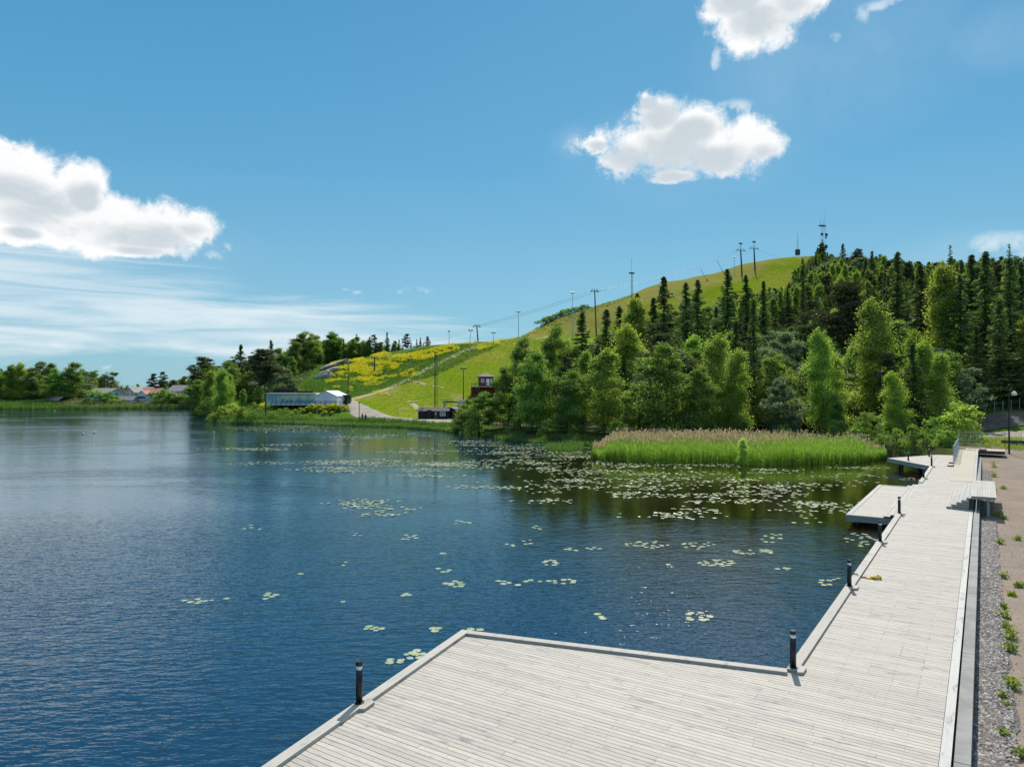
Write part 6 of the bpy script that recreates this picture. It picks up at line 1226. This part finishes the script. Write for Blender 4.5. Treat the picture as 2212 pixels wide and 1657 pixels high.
a = g(2070, 969.5, zE); b = g(2118, 969.5, zE); fpanel('site_fence', (a[0], a[1]), (b[0], b[1]), zE, 1.95, 'galvanised site fence panel across the top of the ramp', 'temporary site fence panels')
fz = 1.62
for (s0, s1, l) in ((62.2, 65.6, 'nearest galvanised fence panel along the left side of the ramp'), (65.7, 69.2, 'middle galvanised fence panel along the left side of the ramp'), (69.3, 75.6, 'farthest galvanised fence panel along the left side of the ramp')):
    A_, B_ = S(s0, 1.9), S(s1, 2.0); fpanel('site_fence', A_[:2], B_[:2], DZ+.1, 1.9, l, 'temporary site fence panels')
for s, t, z, l in ((62.2, 1.75, DZ, 'dark concrete fence foot nearest on the boardwalk'), (65.7, 1.75, DZ, 'dark concrete fence foot second along the boardwalk'), (76.3, 4.3, 1.74, 'dark fence foot lying on the small landing')):
    x, y, _ = S(s, t); mb = MB(); mb.box((0, 0, .06), (.72, .24, .13)); o = mb.build('fence_foot', M['blocks'], bevel=.02); o.location = (x, y, z); o.rotation_euler = (0, 0, BOARD_ROT); tag(o, l, 'fence foot', 'concrete feet of the site fence')
ld = thing('landing', 'small pale timber landing on the ground at the top of the ramp', 'landing', S(76.4, 3.7, 1.72)); ld.rotation_euler = (0, 0, BOARD_ROT)
mb = MB(); [mb.box((-.9+i*.31, 1.2, -.02), (.29, 2.6, .04), tone=random.random()) for i in range(12)]; mb.build('planks', M['newwood'], ld, tone=True); mb = MB(); mb.box((.8, 1.2, -.22), (3.7, 2.55, .34)); mb.build('frame', M['pile'], ld)
p = g(2180, 975, 1.45); h = CAMH+(842-849)/FPX*p[1]-1.45; lp = thing('lamp_post', 'tall black lamp post with white dome head at the right edge', 'street lamp', (p[0], p[1], zt(p[0], p[1])), 0); h = CAMH+(842-849)/FPX*p[1]-lp.location.z
mb = MB(); mb.tube([(0, 0, -.3), (0, 0, h)], [.10, .06], 10); mb.build('pole', M['black'], lp); mb = MB(); mb.tube([(0, 0, h-.1), (.2, 0, h+.12), (.55, 0, h+.14)], .035, 7); mb.build('arm', M['black'], lp)
mb = MB(); mb.tube([(.62, 0, h+.2), (.62, 0, h+.10), (.62, 0, h-.05), (.62, 0, h-.22)], [.07, .2, .28, .30], 16); mb.build('lamp_head', M['white'], lp, smooth=True); mb = MB(); mb.tube([(.62, 0, h-.22), (.62, 0, h-.27)], [.24, .18], 12); mb.build('lens', M['lampglass'], lp)
for i in range(6):
    p = g(2171+i*11.8, 968.5+i*.2, 1.1); zb_ = zt(p[0], p[1]); mb = MB(); w = .60
    mb.add([(-w*.44, -w*.5, 0), (w*.44, -w*.5, 0), (w*.44, w*.5, 0), (-w*.44, w*.5, 0), (-w*.5, -w*.5, .72), (w*.5, -w*.5, .72), (w*.5, w*.5, .72), (-w*.5, w*.5, .72), (-w*.4, -w*.4, .72), (w*.4, -w*.4, .72), (w*.4, w*.4, .72), (-w*.4, w*.4, .72), (-w*.4, -w*.4, .6), (w*.4, -w*.4, .6), (w*.4, w*.4, .6), (-w*.4, w*.4, .6)],
           [(3, 2, 1, 0), (0, 1, 5, 4), (1, 2, 6, 5), (2, 3, 7, 6), (3, 0, 4, 7), (4, 5, 9, 8), (5, 6, 10, 9), (6, 7, 11, 10), (7, 4, 8, 11), (8, 9, 13, 12), (9, 10, 14, 13), (10, 11, 15, 14), (11, 8, 12, 15), (12, 13, 14, 15)])
    o = mb.build('planter_tub', M['blocks']); o.location = (p[0], p[1], zb_); o.rotation_euler = (0, 0, .05*i); tag(o, f"dark square tub in the row below the lamp post{', leftmost of the row' if i == 0 else ''}", 'tub', 'row of dark tubs below the lamp post')
wf = thing('wire_fence', 'green wire mesh fence with pale posts along the top of the embankment', 'fence', tuple(onray(2128, 120)))
WX = [(2128, 120), (2148, 120.5), (2166, 121), (2184, 122), (2202, 124), (2222, 126), (2244, 128)]; base = onray(2128, 120); mm = MB(); pp = []
for X, d in WX: q = onray(X, d)-base; pp.append(q); mb = MB(); mb.tube([tuple(q), (q[0], q[1], q[2]+1.9)], .045, 6); mb.build('post', M['galv'], wf)
for a, b in zip(pp[:-1], pp[1:]):
    for i in range(12): z = .1+i*.15; mm.tube([(a[0], a[1], a[2]+z), (b[0], b[1], b[2]+z)], .006, 3, cap=False)
    for i in range(10): f = i/10; c = a+(b-a)*f; mm.tube([(c[0], c[1], c[2]+.1), (c[0], c[1], c[2]+1.8)], .006, 3, cap=False)
mm.build('wire_mesh', mat('fence_wire', (.03, .08, .05), .6), wf)
q = g(2207, 968, 1.1); fpanel('site_fence', (q[0], q[1]), (q[0]+1.2, q[1]-1.9), zt(q[0], q[1]), 1.9, 'galvanised fence panel cut by the right edge beside the dark tubs', 'temporary site fence panels')
# dark gravel on the embankment
def bank():
    Xs = np.linspace(2080, 2360, 60); ds = np.linspace(112.8, 119.6, 12); x = (Xs[:, None]-1106)/FPX*ds[None]; y = np.broadcast_to(ds[None], x.shape); x = x+0; edge = np.maximum(0, 8-np.abs(Xs-2080)*.4)[:, None]; z = ztv(x, y)+.10+fbm(x, y, .8, 9)*.05-edge*.03
    vs = np.stack([x, y, z], 2).reshape(-1, 3); n = 12; a, b = np.meshgrid(np.arange(n-1), np.arange(59)); q = (b*n+a).ravel(); return setting(npmesh('embankment', vs, 4, pathmat('embankment_gravel', (.075, .07, .07), (.12, .105, .095), 1.2), faces=np.stack([q, q+n, q+n+1, q+1], 1), smooth=True))
bank()

# ---------------------------------------------------------------- two walkers
def person(X, d, lab, jac, trs, rz, h=1.75, stride=.2, top2=None):
    p = onray(X, d); o = thing('person', lab, 'person', (p[0], p[1], p[2]+.14), rz, 'two people walking on the gravel road'); s = h/1.75
    def skin(name, J, Ed, m, parent):
        me = bpy.data.meshes.new(name); me.from_pydata([tuple(c*s for c in j[:3]) for j in J], Ed, []); me.materials.append(m); ob = bpy.data.objects.new(name, me); COL.objects.link(ob); ob.parent = parent
        md = ob.modifiers.new('skin', 'SKIN'); md.use_smooth_shade = True; me.skin_vertices[0].data[0].use_root = True
        for i, j in enumerate(J): me.skin_vertices[0].data[i].radius = (j[3]*s, j[4]*s)
        sb = ob.modifiers.new('sub', 'SUBSURF'); sb.levels = sb.render_levels = 1; return ob
    st = stride
    J = [(0, 0, .95, .14, .10), (0, 0, 1.15, .13, .09), (0, 0, 1.40, .15, .10), (0, 0, 1.50, .055, .055), (0, -.01, 1.60, .085, .095), (0, 0, 1.70, .075, .085),
         (-.19, 0, 1.40, .05, .05), (-.23, .04, 1.14, .042, .042), (-.22, -.08, .90, .032, .032), (-.22, -.11, .80, .035, .02), (.19, 0, 1.40, .05, .05), (.23, -.04, 1.14, .042, .042), (.22, .06, .90, .032, .032), (.22, .08, .80, .035, .02),
         (-.09, 0, .88, .085, .085), (-.10, -st*.6, .50, .06, .06), (-.10, -st, .09, .042, .042), (-.10, -st-.14, .04, .04, .03), (.09, 0, .88, .085, .085), (.10, st*.1, .50, .06, .06), (.10, st, .10, .042, .042), (.10, st-.14, .04, .04, .03)]
    Ed = [(0, 1), (1, 2), (2, 3), (3, 4), (4, 5), (2, 6), (6, 7), (7, 8), (8, 9), (2, 10), (10, 11), (11, 12), (12, 13), (0, 14), (14, 15), (15, 16), (16, 17), (0, 18), (18, 19), (19, 20), (20, 21)]
    b = skin('body', J, Ed, M['skin'], o); grow = lambda j, g_: (*j[:3], j[3]+g_, j[4]+g_)
    ids = [0, 1, 2, 6, 7, 8, 10, 11, 12]; mp = {k: i for i, k in enumerate(ids)}; skin('jacket', [grow(J[k], .022) for k in ids], [(mp[a], mp[b_]) for a, b_ in Ed if a in mp and b_ in mp], jac, o)
    ids = [0, 14, 15, 16, 18, 19, 20]; mp = {k: i for i, k in enumerate(ids)}; skin('trousers', [grow(J[k], .018) for k in ids], [(mp[a], mp[b_]) for a, b_ in Ed if a in mp and b_ in mp], trs, o)
    ids = [16, 17]; 
    for u, v in ((16, 17), (20, 21)): mb = MB(); mb.tube([(J[u][0]*s, (J[u][1]+.05)*s, .05*s), (J[v][0]*s, (J[v][1]-.03)*s, .04*s)], [.05*s, .04*s], 8); mb.build('shoe', M['blackwood'], o, smooth=True)
    mb = MB(); mb.ball((0, .02*s, 1.68*s), .105*s, 12, 0, 1.0); mb.build('hair', M['hair'], o, smooth=True)
    if top2: mb = MB(); mb.tube([(0, -.115*s, .98*s), (0, -.125*s, 1.2*s), (0, -.12*s, 1.40*s)], [.05, .06, .05], 8); mb.build('shirt_front', top2, o, smooth=True)
    return o
person(783, 176, 'walking person in a dark red jacket, left of the pair', M['jred'], M['jeans'], R(8), 1.70, .22); person(790, 174.5, 'walking person in a dark jacket with pale shirt front, right of the pair', M['jnavy'], M['jeans'], R(-8), 1.86, .25, M['shirt'])

# ---------------------------------------------------------------- tidy the wording: tell repeated labels apart by their order from the left
NUM = ['leftmost', 'second from left', 'third from left', 'fourth from left', 'fifth from left', 'sixth from left', 'seventh from left', 'eighth from left', 'ninth from left', 'tenth from left', '11th from left', '12th from left', '13th from left', '14th from left', '15th from left', '16th from left', '17th from left', '18th from left', '19th from left', '20th from left']
byl = {}
for o in LAB:
    l = o['label']
    if not any(c == o for c in byl.setdefault(l, [])): byl[l].append(o)
for l, os_ in byl.items():
    if len(os_) < 2: continue
    os_.sort(key=lambda o: proj(*o.location)[0])
    for i, o in enumerate(os_): o['label'] = l+', '+(NUM[i] if i < len(NUM) else f'{i+1}th from left') if len(os_) > 2 else l+(', left one' if i == 0 else ', right one')
for o in LAB:
    if '_px' in o.keys(): del o['_px']
